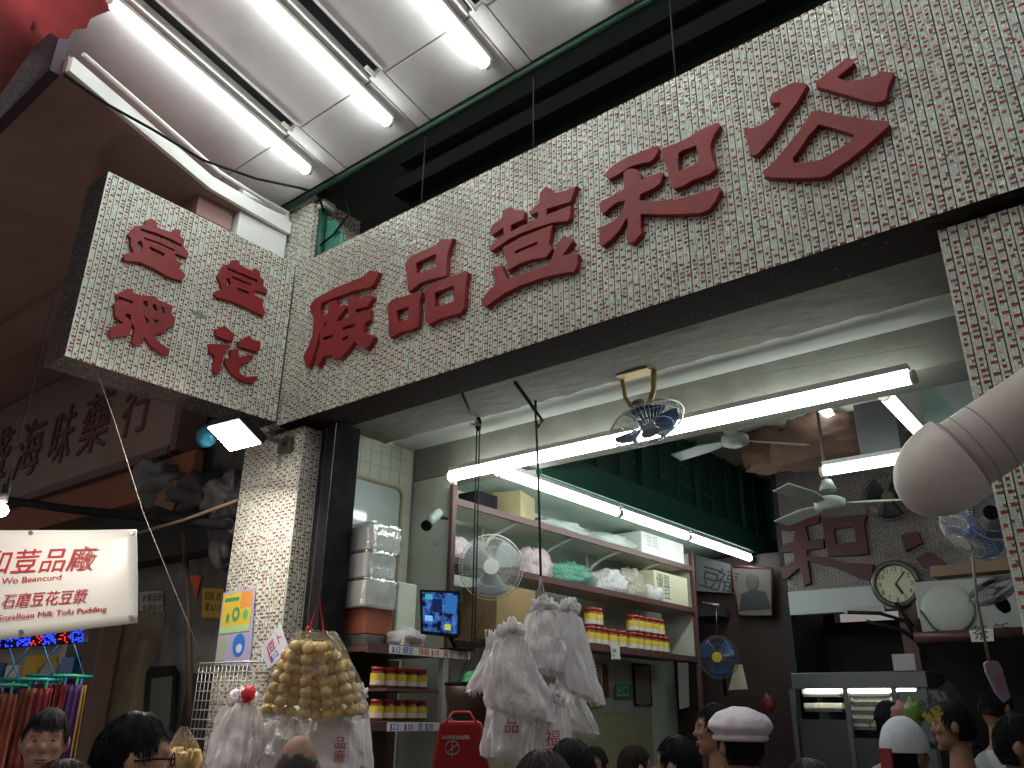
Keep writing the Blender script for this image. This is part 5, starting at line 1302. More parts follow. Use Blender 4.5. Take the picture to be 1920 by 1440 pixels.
MB().prism(wq, 0, (0, .05, 0)).build('board', mat('fascia_white', (.36, .37, .36), .6, var=.06), wsn)
dc = atY(1776, 1142, 7.57)
MB().ball(dc, (.20, .03, .19), 24, 12).build('dish', mat('dish_white', (.40, .41, .39), .4), wsn)
MB().tube([dc + Vector((-.2, -.02, .0)), dc + Vector((-.12, -.035, -.15)), dc + Vector((.0, -.035, -.22))], .006, 5).build('cable', M_BLACK, wsn)
MB().tube([atY(x, y, 7.55) for x, y in ((1716, 1196), (1930, 1186))], .05, 6).build('lower_rail', M_MAROON, wsn)
paper('notice', 'small white slips of paper on the maroon rail under the white board', [(1817, 1182), (1862, 1178), (1864, 1202), (1822, 1204)], 'Y', 7.4, M_PAPER, lines=[('茶 飯', .1, .25, .12, M_INK)])
cl = thing('wall_clock', 'round cream wall clock below the dark red character', 'clock', atY(1680, 1095, YB - .08))
cc_ = atY(1680, 1095, YB - .08); R_ = 39 * ((cc_ - CAM).dot(FWD)) / FPX
MB().tube([cc_ + Vector((0, .06, 0)), cc_ + Vector((0, -.01, 0))], R_ * .93, 40).build('face', mat('clock_cream', (.50, .47, .33), .4), cl)
pts = [cc_ + Vector((R_ * cos(a), -.01, R_ * sin(a))) for a in [2 * pi * i / 40 for i in range(41)]]
MB().tube(pts, .026, 8).build('rim', mat('clock_rim', (.10, .09, .07), .3, metal=.3), cl)
for i in range(12):
    a = pi / 2 - 2 * pi * (i + 1) / 12; p = cc_ + Vector((R_ * .72 * cos(a), -.0115, R_ * .72 * sin(a) - .02))
    text_mb(str(i + 1), p, (1, 0, 0), (0, 0, 1), .058, .001, 'CENTER').build('numeral', M_INK, cl)
for L_, a, w_ in ((.55, radians(-62), .010), (.72, radians(48), .006)):
    MB().tube([cc_ + Vector((0, -.016, 0)), cc_ + Vector((R_ * L_ * cos(a), -.016, R_ * L_ * sin(a)))], w_, 5).build('hand', M_INK, cl)
# altar shelf, framed portrait, calligraphy
sh = [atY(x, y, 6.2) for x, y in ((1742, 1062), (1890, 1046), (1892, 1068), (1748, 1082))]
tag(MB().prism(sh, 0, (0, .18, 0)).build('wooden_shelf', mat('amber_wood', (.16, .08, .035), .4, var=.3)), 'narrow brown wooden shelf under the blue wall fans', 'shelf')
t, q, nv = paper('portrait', 'framed grey portrait of a person in a dark suit on the dark wall', [(1373, 1062), (1447, 1066), (1449, 1155), (1384, 1154)], 'Y', 8.2, mat('portrait_paper', (.10, .09, .08), .6), cat='picture')
MB().tube(q + q[:1], .016, 6).build('frame', M_MAROON, t)
pc = sum(q, Vector()) / 4 + Vector((0, -.006, 0))
MB().ball(pc + Vector((0, 0, .10)), (.07, .004, .09), 16, 10).build('printed_head', mat('portrait_grey', (.06, .055, .05), .6), t)
MB().prism([pc + Vector(p) for p in ((-.17, 0, -.18), (.17, 0, -.18), (.13, 0, -.02), (.0, 0, .02), (-.13, 0, -.02))], 0, (0, -.004, 0)).build('printed_suit', mat('portrait_dark', (.02, .02, .025), .6), t)
t, q, nv = paper('calligraphy', 'grey sheet with bold black brush writing beyond the rack', [(1303, 1040), (1370, 1058), (1370, 1112), (1306, 1108)], 'Y', 8.2, mat('calli_paper', (.13, .13, .14), .7), cat='poster', lines=[('豆', .05, .2, .26, M_INK), ('福', .5, .25, .26, M_INK)])
sm_ = thing('back_shelf', 'small dark ledge with a pale rail beneath the calligraphy', 'shelf', atY(1320, 1138, 8.1))
q0, q1 = atY(1306, 1140, 8.1), atY(1352, 1134, 8.1)
MB().box((q0.x, 8.0, q0.z - .1), (q1.x, 8.29, q0.z)).build('ledge', M_DARK, sm_)
MB().tube([atY(1318, 1130, 7.98), atY(1348, 1135, 7.98)], .012, 6).build('rail', M_STEEL, sm_)
MB().tube([atY(1343, 1140, 7.98), atY(1344, 1190, 7.98)], .003, 5).build('cord', M_STEEL, sm_)
paper('paper_bag', 'blank beige paper hanging next to the blue fan', [(1378, 1246), (1392, 1246), (1402, 1292), (1366, 1294)], 'Y', 7.2, M_CARDP, cat='paper')
tag(MB().ball(atY(1441, 1320, 7.5), (.06, .04, .08), 14, 10, jit=.3).build('red_ornament', mat('red_orn', (.12, .015, .01), .4)), 'red ornament behind the white cook hat', 'ornament')

# steel display cabinet with trays of bean curd
sc_ = thing('display_cabinet', 'stainless steel cabinet with lit trays of white bean curd', 'display cabinet', atY(1610, 1350, 7.4))
M_INOX = mat('stainless', (.12, .125, .135), .4, metal=.7, var=.1)
YD = 7.4
c0, c1 = atY(1482, 1262, YD), atY(1735, 1258, YD)
ztop = c0.z
MB().box((c0.x, YD, ztop - .13), (c1.x, YD + .6, ztop)).build('header', M_INOX, sc_, bevel=.006)
for px in (1484, 1585, 1676, 1733):
    x = atY(px, 1300, YD).x; MB().box((x - .02, YD, .0), (x + .02, YD + .04, ztop - .131)).build('upright', M_INOX, sc_)
MB().box((c0.x, YD + .58, 0), (c1.x, YD + .6, ztop - .131)).build('back', mat('cabinet_dark', (.05, .055, .06), .4, metal=.4), sc_)
MB().box((atY(1680, 1290, YD).x, YD + .02, .4), (c1.x, YD + .03, ztop - .14)).build('door', M_INOX, sc_)
MB().box((atY(1676, 1252, YD).x, YD - .01, ztop + .002), (atY(1718, 1250, YD).x, YD + .1, ztop + .13)).build('notice_box', M_PGREY, sc_)
MB().tube([(c0.x + .1, YD + .03, ztop - .147), (c1.x - .1, YD + .03, ztop - .147)], .012, 8).build('lamp', lamp_mat('cabinet_lamp', (1, .95, .8), 16.0), sc_)
rt = random.Random(4)
M_TOFU = mat('bean_curd', (.72, .68, .55), .4, var=.08)
for bay, (xa, xb, zs) in enumerate(((1512, 1580, (1303, 1330)), (1598, 1674, (1302, 1318, 1334, 1350, 1364)))):
    MB().box((atY(xa, 1320, YD + .1).x - .04, YD + .01, .3), (atY(xb, 1320, YD + .1).x + .04, YD + .03, atY(xa, zs[-1], YD + .1).z - .08)).build('lower_panel', mat('panel_grey', (.06, .065, .07), .4, metal=.5), sc_)
    for pz in zs:
        z = atY((xa + xb) / 2, pz, YD + .15).z; a = atY(xa, 1320, YD + .1).x; b2 = atY(xb, 1320, YD + .1).x
        tr_ = MB().box((a, YD + .05, z - .018), (b2, YD + .5, z)).build('tray', M_INOX, sc_)
        k = 5
        for i in range(k):
            x = a + (b2 - a) * (i + .5) / k
            MB().box((-.045, -.1, 0), (.045, .1, .05), M=Matrix.Translation((x, YD + .17, z + .001)) @ Matrix.Rotation(rt.uniform(-.2, .2), 4, 'Z')).build('bean_curd_block', M_TOFU, tr_, bevel=.012)
# clutter of the dark kitchen opening
kt = thing('kitchen_duct', 'tangle of dark cables and pipes over the kitchen opening', 'cables', atY(1690, 1180, 7.9))
for k, pp in enumerate((((1590, 1148), (1650, 1150), (1700, 1165), (1740, 1240)), ((1680, 1130), (1700, 1160), (1712, 1175)), ((1625, 1165), (1690, 1180), (1735, 1215)))):
    MB().tube([atY(x, y, 7.85) for x, y in pp], .018, 6).build('cable', M_BLACK, kt)
MB().box((atY(1585, 1145, 7.9).x, 7.86, atY(1585, 1152, 7.9).z), (atY(1660, 1140, 7.9).x, 7.9, atY(1585, 1140, 7.9).z)).build('label', M_PGREY, kt)

# lower white ceiling piece over the right, goods on top of the mezzanine
struct(MB().box((-1.00, 4.52, 3.72), (1.45, 6.6, 3.80)).build('low_ceiling', mat('low_ceiling_paint', (.72, .76, .80), .5, var=.05)))
struct(MB().box((-1.25, 6.62, 3.45), (1.45, 6.75, 4.11)).build('mezzanine_wall', mat('mezz_wall', (.45, .58, .53), .6, var=.08)))
crumple('brown_bundle', 'bulky brown cardboard and cloth bundle stored high up behind the hanging lamp', atY(1545, 868, 6.8), (.42, .25, .26), mat('bundle_brown', (.15, .085, .06), .8, var=.3), 21, 'bundle', jit=.5)
crumple('brown_bundle', 'smaller brown bundle stored high up beside the green loft', atY(1440, 880, 7.2), (.22, .2, .25), mat('bundle_tan', (.20, .11, .07), .8, var=.3), 22, 'bundle', jit=.6)
carton('grey_speaker', 'grey speaker box high up beside the short lamp', atY(1660, 855, 6.55), .30, .25, .42, mat('speaker_grey', (.17, .17, .18), .5), cat='speaker')
tag(MB().box((-.3, -.1, 0), (.3, .1, .2), M=Matrix.Translation(atY(1490, 862, 7.3))).build('white_crate', mat('crate_white', (.42, .46, .44), .6), bevel=.01), 'pale crate stored high up behind the ceiling fan', 'crate')
# ropes and wires
M_ROPE = mat('black_rope', (.02, .019, .02), .7, var=.3)
r1 = thing('pulley_rope', 'black pulley rope hanging from the front beam to the dark bucket', 'rope', atY(895, 790, 3.5))
a = atY(867, 738, 3.315); k_ = atY(897, 795, 3.72)
MB().tube([a, (a + k_) / 2 + Vector((0, 0, -.02)), k_], .010, 7).build('tie', M_ROPE, r1)
MB().ball(k_, (.022, .022, .05), 12, 8).build('pulley', M_BLACK, r1)
MB().box((-.05, -.003, -.006), (.05, .003, .006), M=Matrix.Translation(k_ + Vector((0, -.02, -.01))) @ Matrix.Rotation(.3, 4, 'Y')).build('cable_tie', M_PGREY, r1)
e_ = atY(890, 1100, 3.72)
for s_ in (-.012, .012):
    MB().tube([k_ + Vector((s_, 0, 0)), (k_ + e_) / 2 + Vector((s_, 0, 0)), e_ + Vector((s_, 0, 0)), Vector((e_.x + s_, 3.72, 1.95))], .0045, 6).build('rope', M_ROPE, r1)
r2 = thing('bag_rope', 'black rope from the front beam holding the wad of carrier bags', 'rope', atY(1004, 760, 3.5))
a = atY(965, 715, 3.315); k_ = atY(1004, 770, 3.40); e_ = atD(1014, 1080, 3.80)
MB().tube([a, (a + k_) / 2, k_], .011, 7).build('tie', M_ROPE, r2)
MB().tube([k_ + Vector((0, 0, .06)), k_, k_ + Vector((.05, 0, -.07)), k_ + Vector((.02, 0, -.10)), k_ + Vector((0, 0, -.06))], .008, 6).build('loop', M_ROPE, r2)
MB().tube([k_, k_ * .6 + e_ * .4 + Vector((.005, 0, 0)), e_], .006, 6).build('rope', M_ROPE, r2)
for px in (1002, 1012, 1026):
    MB().tube([e_, atD(px, 1145, 3.80)], .0025, 5).build('string', mat('pale_string', (.5, .46, .42), .6), r2)
# bucket
bk = thing('hanging_bucket', 'dark brown round bottomed bucket hanging above the red bag', 'bucket', atY(900, 1320, 3.72))
c = atY(905, 1283, 3.72); Rb = 70 * ((c - CAM).dot(FWD)) / FPX * 1.0
prof = [(0, 1.0), (.3, .98), (.6, .90), (.8, .70), (.93, .45), (1.0, .15)]
rings = [[c + Vector((Rb * r * cos(a), Rb * r * sin(a), -Rb * 1.15 * (1 - h) if False else -Rb * 1.15 * s_)) for a in [2 * pi * i / 28 for i in range(28)]] for s_, r, h in ((0, 1.0, 0), (.3, .98, 0), (.6, .90, 0), (.8, .74, 0), (.93, .5, 0), (1.0, .2, 0))]
b = MB(); b.loft(rings, 0, True); b.build('bowl', mat('bucket_brown', (.035, .018, .014), .45, var=.3, stretch=(1, 1, .1)), bk)
MB().tube([c + Vector((Rb * cos(a), Rb * sin(a), 0)) for a in [2 * pi * i / 28 for i in range(29)]], .008, 6).build('rim', M_BLACK, bk)
MB().tube([c + Vector((Rb * .9, 0, 0)), c + Vector((0, 0, .4)), c + Vector((-Rb * .9, 0, 0))], .003, 5).build('bail', M_ROPE, bk)
MB().tube([c + Vector((.05, 0, -Rb * 1.15)), c + Vector((.05, 0, -Rb * 1.15 - .35))], .004, 5).build('cord', M_ROPE, bk)
crumple('bucket_filling', 'green and yellow packets sticking out of the dark bucket', c + Vector((-.02, 0, -.02)), (.09, .09, .06), mat('packet_green', (.05, .30, .12), .4, var=.8, scale=20), 33, 'packets')
# red bag
rbq = [atD(x, y, 4.0) for x, y in ((825, 1352), (902, 1352), (918, 1440), (905, 1475), (812, 1470), (810, 1430))]
rb_ = thing('red_bag', 'red carrier bag with white printed characters under the dark bucket', 'bag', atD(862, 1400, 4.0))
MB().prism(rbq, 0, _fh * .16).build('body', mat('red_bag_plastic', (.33, .012, .014), .4, var=.12, bump=.3, bscale=10), rb_, bevel=.02)
for i_, ch in enumerate('公和荳品廠'):
    text_mb(ch, atD(826 + i_ * 10.5, 1385, 3.995), _r0, (0, 0, 1), .034, .001).build('print', M_PGREY, rb_)
pr = [atD(848 + 13 * cos(a), 1402 + 13 * sin(a), 3.995) for a in [2 * pi * i / 16 for i in range(17)]]
MB().tube(pr, .002, 4).build('print', M_PGREY, rb_)
MB().tube([atD(848, 1390, 3.995), atD(848, 1420, 3.995)], .002, 4).tube([atD(838, 1410, 3.995), atD(858, 1396, 3.995)], .002, 4).build('print', M_PGREY, rb_)
MB().tube([atD(835, 1355, 4.0), atD(850, 1335, 4.05), atD(880, 1335, 4.05), atD(893, 1355, 4.0)], .006, 6).build('handle', mat('red_handle', (.4, .02, .02), .5), rb_)
# pale pipe by the far pillar
M_PVC = mat('pale_pvc', (.64, .58, .55), .45, var=.06, scale=3, stain=(.45, .37, .35), sscale=4, samt=.45, bump=.06, bscale=8)
pp = thing('duct_pipe', 'thick pale plastic pipe with a rounded elbow in front of the far pillar', 'pipe', atD(1800, 880, 2.4))
A0 = atD(2080, 672, 2.30); A1 = atD(1788, 864, 2.40); A2 = atD(1752, 880, 2.44); A3 = atD(1738, 925, 2.48)
A0 = A1 + (A0 - A1) * 3.2
rr = 69 * 2.4 / FPX
MB().tube([A0, A1], [rr, rr], 36).build('pipe', M_PVC, pp)
b = MB(); rings = []; dv = (A1 - A0).normalized(); RL = rr * 1.20
for k in range(17):
    tt = k / 16; Ld = 1.25 * RL
    ax_ = (dv + Vector((0, 0, -.8 * tt))).normalized(); p = A1 - dv * .02 + dv * (Ld * tt) + Vector((0, 0, -.42 * Ld * tt * tt))
    u_ = ax_.cross(Vector((0, 0, 1))).normalized(); w_ = u_.cross(ax_)
    rk = RL * max(.04, 1 - tt ** 3.2) ** .5
    rings.append([p + (u_ * cos(a) + w_ * sin(a)) * rk for a in [2 * pi * i / 40 for i in range(40)]])
b.loft(rings); b.build('end_cap', M_PVC, pp)
dv = (A1 - A0).normalized()
for k, s_ in enumerate((0.03, .065, .12)):
    p = A1 - dv * s_; MB().tube([p - dv * .0018, p + dv * .0018], rr * (1.03 if k == 0 else 1.012), 36).build('joint_ring', mat('pvc_seam', (.34, .27, .27), .6), pp)
# hanging fly paddle
fp = thing('hanging_paddle', 'lilac paddle hanging on a cord near the far pillar', 'paddle', atD(1870, 1270, 4.2))
c = [atD(x, y, 4.2) for x, y in ((1846, 1243), (1855, 1238), (1872, 1240), (1879, 1250), (1896, 1308), (1884, 1318), (1868, 1300), (1850, 1262))]
MB().prism(c, 0, _fh * .02).build('blade', mat('lilac_plastic', (.46, .34, .52), .5, var=.1), fp, bevel=.006)
MB().tube([atD(1821, 1020, 4.2), atD(1832, 1130, 4.2), atD(1855, 1240, 4.2)], .008, 6).build('cord', mat('dull_cord', (.30, .24, .22), .7), fp)
MB().prism([atD(x, y, 4.195) for x, y in ((1866, 1268), (1878, 1262), (1886, 1292), (1878, 1296))], 0, _fh * -.003).build('print', mat('pink_print', (.55, .2, .3), .5), fp)
# ================================================================== PEOPLE
M_SKIN = mat('skin_tan', (.38, .21, .145), .65, var=.06, scale=8, sub=.12)
M_SKIND = mat('skin_warm', (.27, .14, .095), .65, var=.06, scale=8, sub=.12)  # skin tones lowered to carry the shade on the heads
M_HAIRB = mat('hair_black', (.010, .009, .010), .55, var=.4, scale=30, spec=.15)
M_HAIRN = mat('hair_brown', (.030, .017, .014), .55, var=.4, scale=30, spec=.15)
M_HAIRP = mat('hair_purplish', (.045, .028, .040), .55, var=.4, scale=30, spec=.15)
M_HAIRG = mat('hair_stubble_grey', (.05, .045, .045), .7, var=.3, scale=60, bump=.3, bscale=160)
M_EYEW = mat('eye_white', (.16, .11, .09), .3); M_EYE = mat('eye_dark', (.015, .01, .008), .2); M_LIP = mat('lip', (.26, .11, .085), .6)
M_TROUS = mat('dark_trousers', (.03, .03, .04), .8)
HR = Vector((.078, .098, .118))
def blob(b, c, r, M): b.ball(M @ Vector(c), r, 16, 10, M=M.to_3x3())
def ring_tube(b, rows, M, n=20):
    b.loft([[M @ Vector((cx + rx * cos(2 * pi * k / n), cy + ry * sin(2 * pi * k / n), z)) for k in range(n)] for (z, rx, ry, cx, cy) in rows])
def person(label, head, yaw, shirt, hair='short', hairm=None, skin=None, tilt=(0, 0), s=1.0, group=None, face=False, longhair=False, arm=None):
    """one continuous body mesh (head, neck, trunk, limbs fused); hair, shirt, trousers, eyes are its parts"""
    skin = skin or M_SKIN; hairm = hairm or M_HAIRB
    head = Vector(head); t = thing('person', label, 'person', (head.x, head.y, 0), group)
    B = Matrix.Translation(head) @ Matrix.Rotation(yaw, 4, 'Z') @ Matrix.Scale(s, 4)
    Hd = B @ Matrix.Rotation(tilt[0], 4, 'X') @ Matrix.Rotation(tilt[1], 4, 'Y')
    foot = -head.z / s + .03
    b = MB()
    blob(b, (0, 0, 0), HR, Hd); blob(b, (0, .028, -.062), (.060, .066, .062), Hd); blob(b, (0, .072, -.105), (.026, .022, .020), Hd)
    blob(b, (0, .098, -.022), (.015, .022, .018), Hd); blob(b, (0, .092, .008), (.010, .014, .030), Hd)
    blob(b, (0, .088, -.066), (.026, .014, .012), Hd)
    for sx in (-1, 1):
        blob(b, (sx * .030, .080, .030), (.026, .014, .009), Hd); blob(b, (sx * .040, .070, -.020), (.022, .020, .020), Hd)
        blob(b, (sx * .082, -.006, -.008), (.011, .022, .034), Hd)
    ring_tube(b, [(-.06, .052, .056, 0, -.012), (-.14, .054, .056, 0, -.012), (-.21, .066, .066, 0, -.012), (-.25, .15, .085, 0, -.01), (-.31, .195, .105, 0, 0), (-.5, .175, .115, 0, .01), (-.70, .150, .105, 0, .01), (-.84, .165, .115, 0, 0), (-.95, .14, .10, 0, 0)], B)
    for sx in (-1, 1):
        sh = Vector((sx * .175, 0, -.30))
        if arm and sx == arm[0]: el, wr = Vector(arm[1]), Vector(arm[2])
        else: el, wr = Vector((sx * .235, -.02, -.58)), Vector((sx * .22, .10, -.80))
        b.tube([B @ sh, B @ ((sh + el) / 2), B @ el, B @ ((el + wr) / 2), B @ wr], [.056 * s, .050 * s, .041 * s, .037 * s, .027 * s], 14)
        dv = (wr - el).normalized(); sd = dv.cross(Vector((0, 0, 1))); sd = sd.normalized() if sd.length > .1 else Vector((1, 0, 0)); up_ = sd.cross(dv)
        b.tube([B @ wr, B @ (wr + dv * .045), B @ (wr + dv * .085)], [.028 * s, .037 * s, .030 * s], 10)
        for k, ln in enumerate((.058, .072, .076, .064)):
            f0 = wr + dv * .075 + sd * ((k - 1.5) * .019)
            b.tube([B @ f0, B @ (f0 + dv * ln * .55 + up_ * .006), B @ (f0 + dv * ln * .9 - up_ * .012)], [.010 * s, .009 * s, .0075 * s], 8)
        th = wr + dv * .03 + sd * .03
        b.tube([B @ th, B @ (th + sd * .025 + dv * .03), B @ (th + sd * .03 + dv * .06)], [.012 * s, .010 * s, .008 * s], 8)
        hp = Vector((sx * .085, 0, -.86)); kn_ = Vector((sx * .095, .015, (-.86 + foot) / 2)); an = Vector((sx * .095, -.01, foot + .06))
        b.tube([B @ hp, B @ ((hp + kn_) / 2), B @ kn_, B @ ((kn_ + an) / 2), B @ an], [.085 * s, .075 * s, .055 * s, .052 * s, .036 * s], 14)
        b.tube([B @ an, B @ (an + Vector((0, .03, -.035))), B @ (an + Vector((0, .16, -.05)))], [.036 * s, .042 * s, .030 * s], 10)
    o = b.build('body', skin, t)
    md = o.modifiers.new('fuse', 'REMESH'); md.mode = 'VOXEL'; md.voxel_size = .0115 if not face else .0085; md.use_smooth_shade = True
    ms_ = o.modifiers.new('soft', 'SMOOTH'); ms_.factor = .5; ms_.iterations = 3
    # shirt and trousers
    b = MB()
    ring_tube(b, [(-.225, .080, .078, 0, -.012), (-.255, .16, .098, 0, -.01), (-.31, .208, .120, 0, 0), (-.5, .192, .130, 0, .01), (-.70, .178, .125, 0, .01), (-.90, .190, .138, 0, 0)], B)
    for sx in (-1, 1):
        sh = Vector((sx * .175, 0, -.30))
        if arm and sx == arm[0]: el = Vector(arm[1])
        else: el = Vector((sx * .235, -.02, -.58))
        b.tube([B @ sh, B @ (sh * .45 + el * .55), B @ (sh * .2 + el * .8)], [.070 * s, .070 * s, .066 * s], 14)
    o = b.build('shirt', shirt, t)
    md = o.modifiers.new('fuse', 'REMESH'); md.mode = 'VOXEL'; md.voxel_size = .016; md.use_smooth_shade = True
    ms_ = o.modifiers.new('soft', 'SMOOTH'); ms_.factor = .5; ms_.iterations = 4
    b = MB()
    ring_tube(b, [(-.84, .178, .125, 0, 0), (-.95, .175, .125, 0, 0)], B)
    for sx in (-1, 1):
        b.tube([B @ Vector((sx * .085, 0, -.90)), B @ Vector((sx * .095, .015, (-.86 + foot) / 2)), B @ Vector((sx * .095, 0, foot + .06))], [.098 * s, .075 * s, .062 * s], 14)
    o = b.build('trousers', M_TROUS, t)
    md = o.modifiers.new('fuse', 'REMESH'); md.mode = 'VOXEL'; md.voxel_size = .022; md.use_smooth_shade = True
    # hair
    sd_ = int(abs(head.x * 997 + head.y * 331)) % 1000
    def keep(v):
        if hair == 'none': return False
        if hair == 'rim': return v.z < .30 - .25 * v.y + .12 * noise.noise(v * 5) and v.z > -.62 + .1 * noise.noise(v * 6) and v.y < .25
        front = .50 if hair != 'fringe' else .30
        lim = front if v.y > .55 else (-.05 + (v.y + .1) * .75 if v.y > -.1 else -.62)
        if longhair and v.y < .3: lim = -1.2
        return v.z > lim
    if hair != 'none':
        n, mm = 40, 26; vs = []; fs = []; ok = []
        for j in range(mm + 1):
            for i in range(n):
                tt = pi * j / mm; a = 2 * pi * i / n; v = Vector((sin(tt) * cos(a), sin(tt) * sin(a), cos(tt)))
                k = (1.02 if hair == 'rim' else 1.06) + .05 * noise.noise(v * 3 + Vector((sd_, 0, 0))) + .03 * noise.noise(v * 9 + Vector((0, sd_, 0))) + (.03 * max(0, v.z) if hair != 'rim' else 0)
                vs.append(Hd @ Vector((v.x * HR.x * k, v.y * HR.y * k, v.z * HR.z * k))); ok.append(keep(v))
        for j in range(mm):
            for i in range(n):
                i2 = (i + 1) % n; f = (j * n + i, (j + 1) * n + i, (j + 1) * n + i2, j * n + i2)
                if all(ok[x] for x in f): fs.append(f)
        hb = MB(); hb.add(vs, fs, 0, True)
        rn = random.Random(sd_)
        # locks lying over the cap, combed down and outward from the crown
        for q_ in range(0 if hair == 'rim' else 1100):
            a = rn.random() * 2 * pi; z0 = rn.uniform(-.1, .98); rad = math.sqrt(max(0, 1 - z0 * z0)); v = Vector((rad * cos(a), rad * sin(a), z0))
            if not keep(v): continue
            p = []; ln_ = rn.uniform(.5, .9); dirv = Vector((cos(a) + rn.uniform(-.3, .3) + .35, sin(a) + rn.uniform(-.3, .3) + .2, -.6)).normalized()
            for k in range(4):
                vv = (v + dirv * (ln_ * k / 3)).normalized()
                if k and vv.z < (-1.5 if longhair and vv.y < .3 else (.40 if vv.y > .55 else -.58)): break
                kk = 1.078 + .02 * noise.noise(v * 9) + .03 * max(0, vv.z) + (rn.uniform(0, .07) if k == 3 else 0)
                p.append(Hd @ Vector((vv.x * HR.x * kk, vv.y * HR.y * kk, vv.z * HR.z * kk)))
            if len(p) >= 3: hb.tube(p, [.0012, .0017, .0014, .0004][:len(p)], 3, caps=False)
        if longhair:
            for q_ in range(200):
                a = rn.uniform(pi * .95, pi * 2.05) if q_ % 3 else rn.uniform(pi * .8, pi * 2.2); x, y = cos(a) * .088, sin(a) * .105 + .01
                ln = rn.uniform(.24, .34)
                hb.tube([Hd @ Vector((x, y, .0)), Hd @ Vector((x * 1.12, y * 1.05, -.12)), Hd @ Vector((x * 1.08 + rn.uniform(-.01, .01), y * 1.1, -ln))], [.008, .009, .003], 6)
        ho = hb.build('hair', hairm, t)
        so = ho.modifiers.new('thick', 'SOLIDIFY') if hair == 'rim' else None
        if so: so.thickness = .0015
    if face:
        for sx in (-1, 1):
            MB().ball(Hd @ Vector((sx * .030, .0865, .006)), (.0115, .0045, .0036), 12, 8, M=Hd.to_3x3()).build('eye', M_EYEW, t)
            MB().ball(Hd @ Vector((sx * .030, .0900, .006)), (.0050, .0020, .0032), 10, 8, M=Hd.to_3x3()).build('iris', M_EYE, t)
            MB().tube([Hd @ Vector((sx * .014, .0965, .036)), Hd @ Vector((sx * .030, .0965, .041)), Hd @ Vector((sx * .050, .083, .036))], [.0022, .0030, .0015], 6).build('eyebrow', hairm, t)
        MB().ball(Hd @ Vector((0, .098, -.062)), (.023, .008, .005), 12, 8, M=Hd.to_3x3()).build('lip', M_LIP, t)
        MB().ball(Hd @ Vector((0, .097, -.072)), (.019, .008, .0055), 12, 8, M=Hd.to_3x3()).build('lip', M_LIP, t)
    return t, Hd
CLO = lambda n, c: mat('cloth_' + n, c, .85, var=.12, scale=10, bump=.15, bscale=30)
def hd(px, py, D_): return atD(px, py, D_)
cy = math.atan2(_fh.y, _fh.x) - pi / 2           # yaw that faces away from the camera
YT = cy + pi                                     # faces the camera; left in picture = cy + pi/2, right = cy - pi/2
person('man with black hair facing the street in front of the hanging cloths', hd(84, 1390, 3.3), YT + .45, CLO('maroon', (.25, .03, .05)), 'fringe', face=True, skin=M_SKIN)
t, Hd = person('man with black hair and glasses seen from behind, near the stained wall', hd(246, 1428, 2.25), cy - 1.05, CLO('black', (.03, .03, .035)), 'short')
g = MB()
for sx in (-1, 1):
    g.tube([Hd @ Vector((sx * .032 + .024 * cos(a), .104, .004 + .018 * sin(a))) for a in [2 * pi * i / 16 for i in range(17)]], .0022, 5)
    g.tube([Hd @ Vector((sx * .057, .103, .008)), Hd @ Vector((sx * .088, .05, .010)), Hd @ Vector((sx * .092, -.005, .006))], .0028, 5)
g.tube([Hd @ Vector((-.009, .104, .006)), Hd @ Vector((.009, .104, .006))], .002, 5)
g.build('glasses', M_BLACK, t)
person('person of whom only the top of dark hair shows below the man in maroon', hd(105, 1530, 2.0), cy - .3, CLO('navy', (.03, .04, .08)), 'short', M_HAIRN)
person('bald man with grey stubble at the back of his head below the tofu puffs', hd(557, 1440, 3.15), cy + .1, CLO('grey', (.12, .12, .13)), 'rim', M_HAIRG, M_SKIND)
person('person with dark purplish hair in front of the carrier bags', hd(1018, 1512, 2.0), cy + .1, CLO('black2', (.02, .02, .025)), 'short', M_HAIRP)
person('person with black hair behind the carrier bags with the red emblem', hd(1072, 1462, 2.7), cy - .2, CLO('black3', (.02, .022, .03)), 'short')
person('man with short dark hair seated far inside below the white notice', hd(1116, 1438, 5.3), YT - .5, CLO('dkblue', (.03, .04, .07)), 'short', face=True, skin=M_SKIND, s=.98)
person('woman with long brown hair and a raised hand inside the shop', hd(1190, 1440, 4.6), cy - 1.2, CLO('brown', (.10, .06, .05)), 'short', M_HAIRN, longhair=True, s=.96, arm=(-1, (-.24, .12, -.45), (-.10, .16, -.12)), face=True)
person('person with dark hair and a blue collar next to the cook', hd(1272, 1436, 3.7), cy + .9, CLO('blue', (.12, .22, .45)), 'short', M_HAIRB)
person('person with dark hair facing sideways behind the cook in the white hat', hd(1342, 1368, 4.2), cy + 1.35, CLO('green', (.02, .20, .13)), 'short', M_HAIRB, M_SKIND, face=True)
t, Hd = person('cook in a puffy white hat and green apron seen from behind', hd(1388, 1398, 3.3), cy + .25, CLO('white', (.55, .54, .56)), 'short', M_HAIRB, M_SKIND)
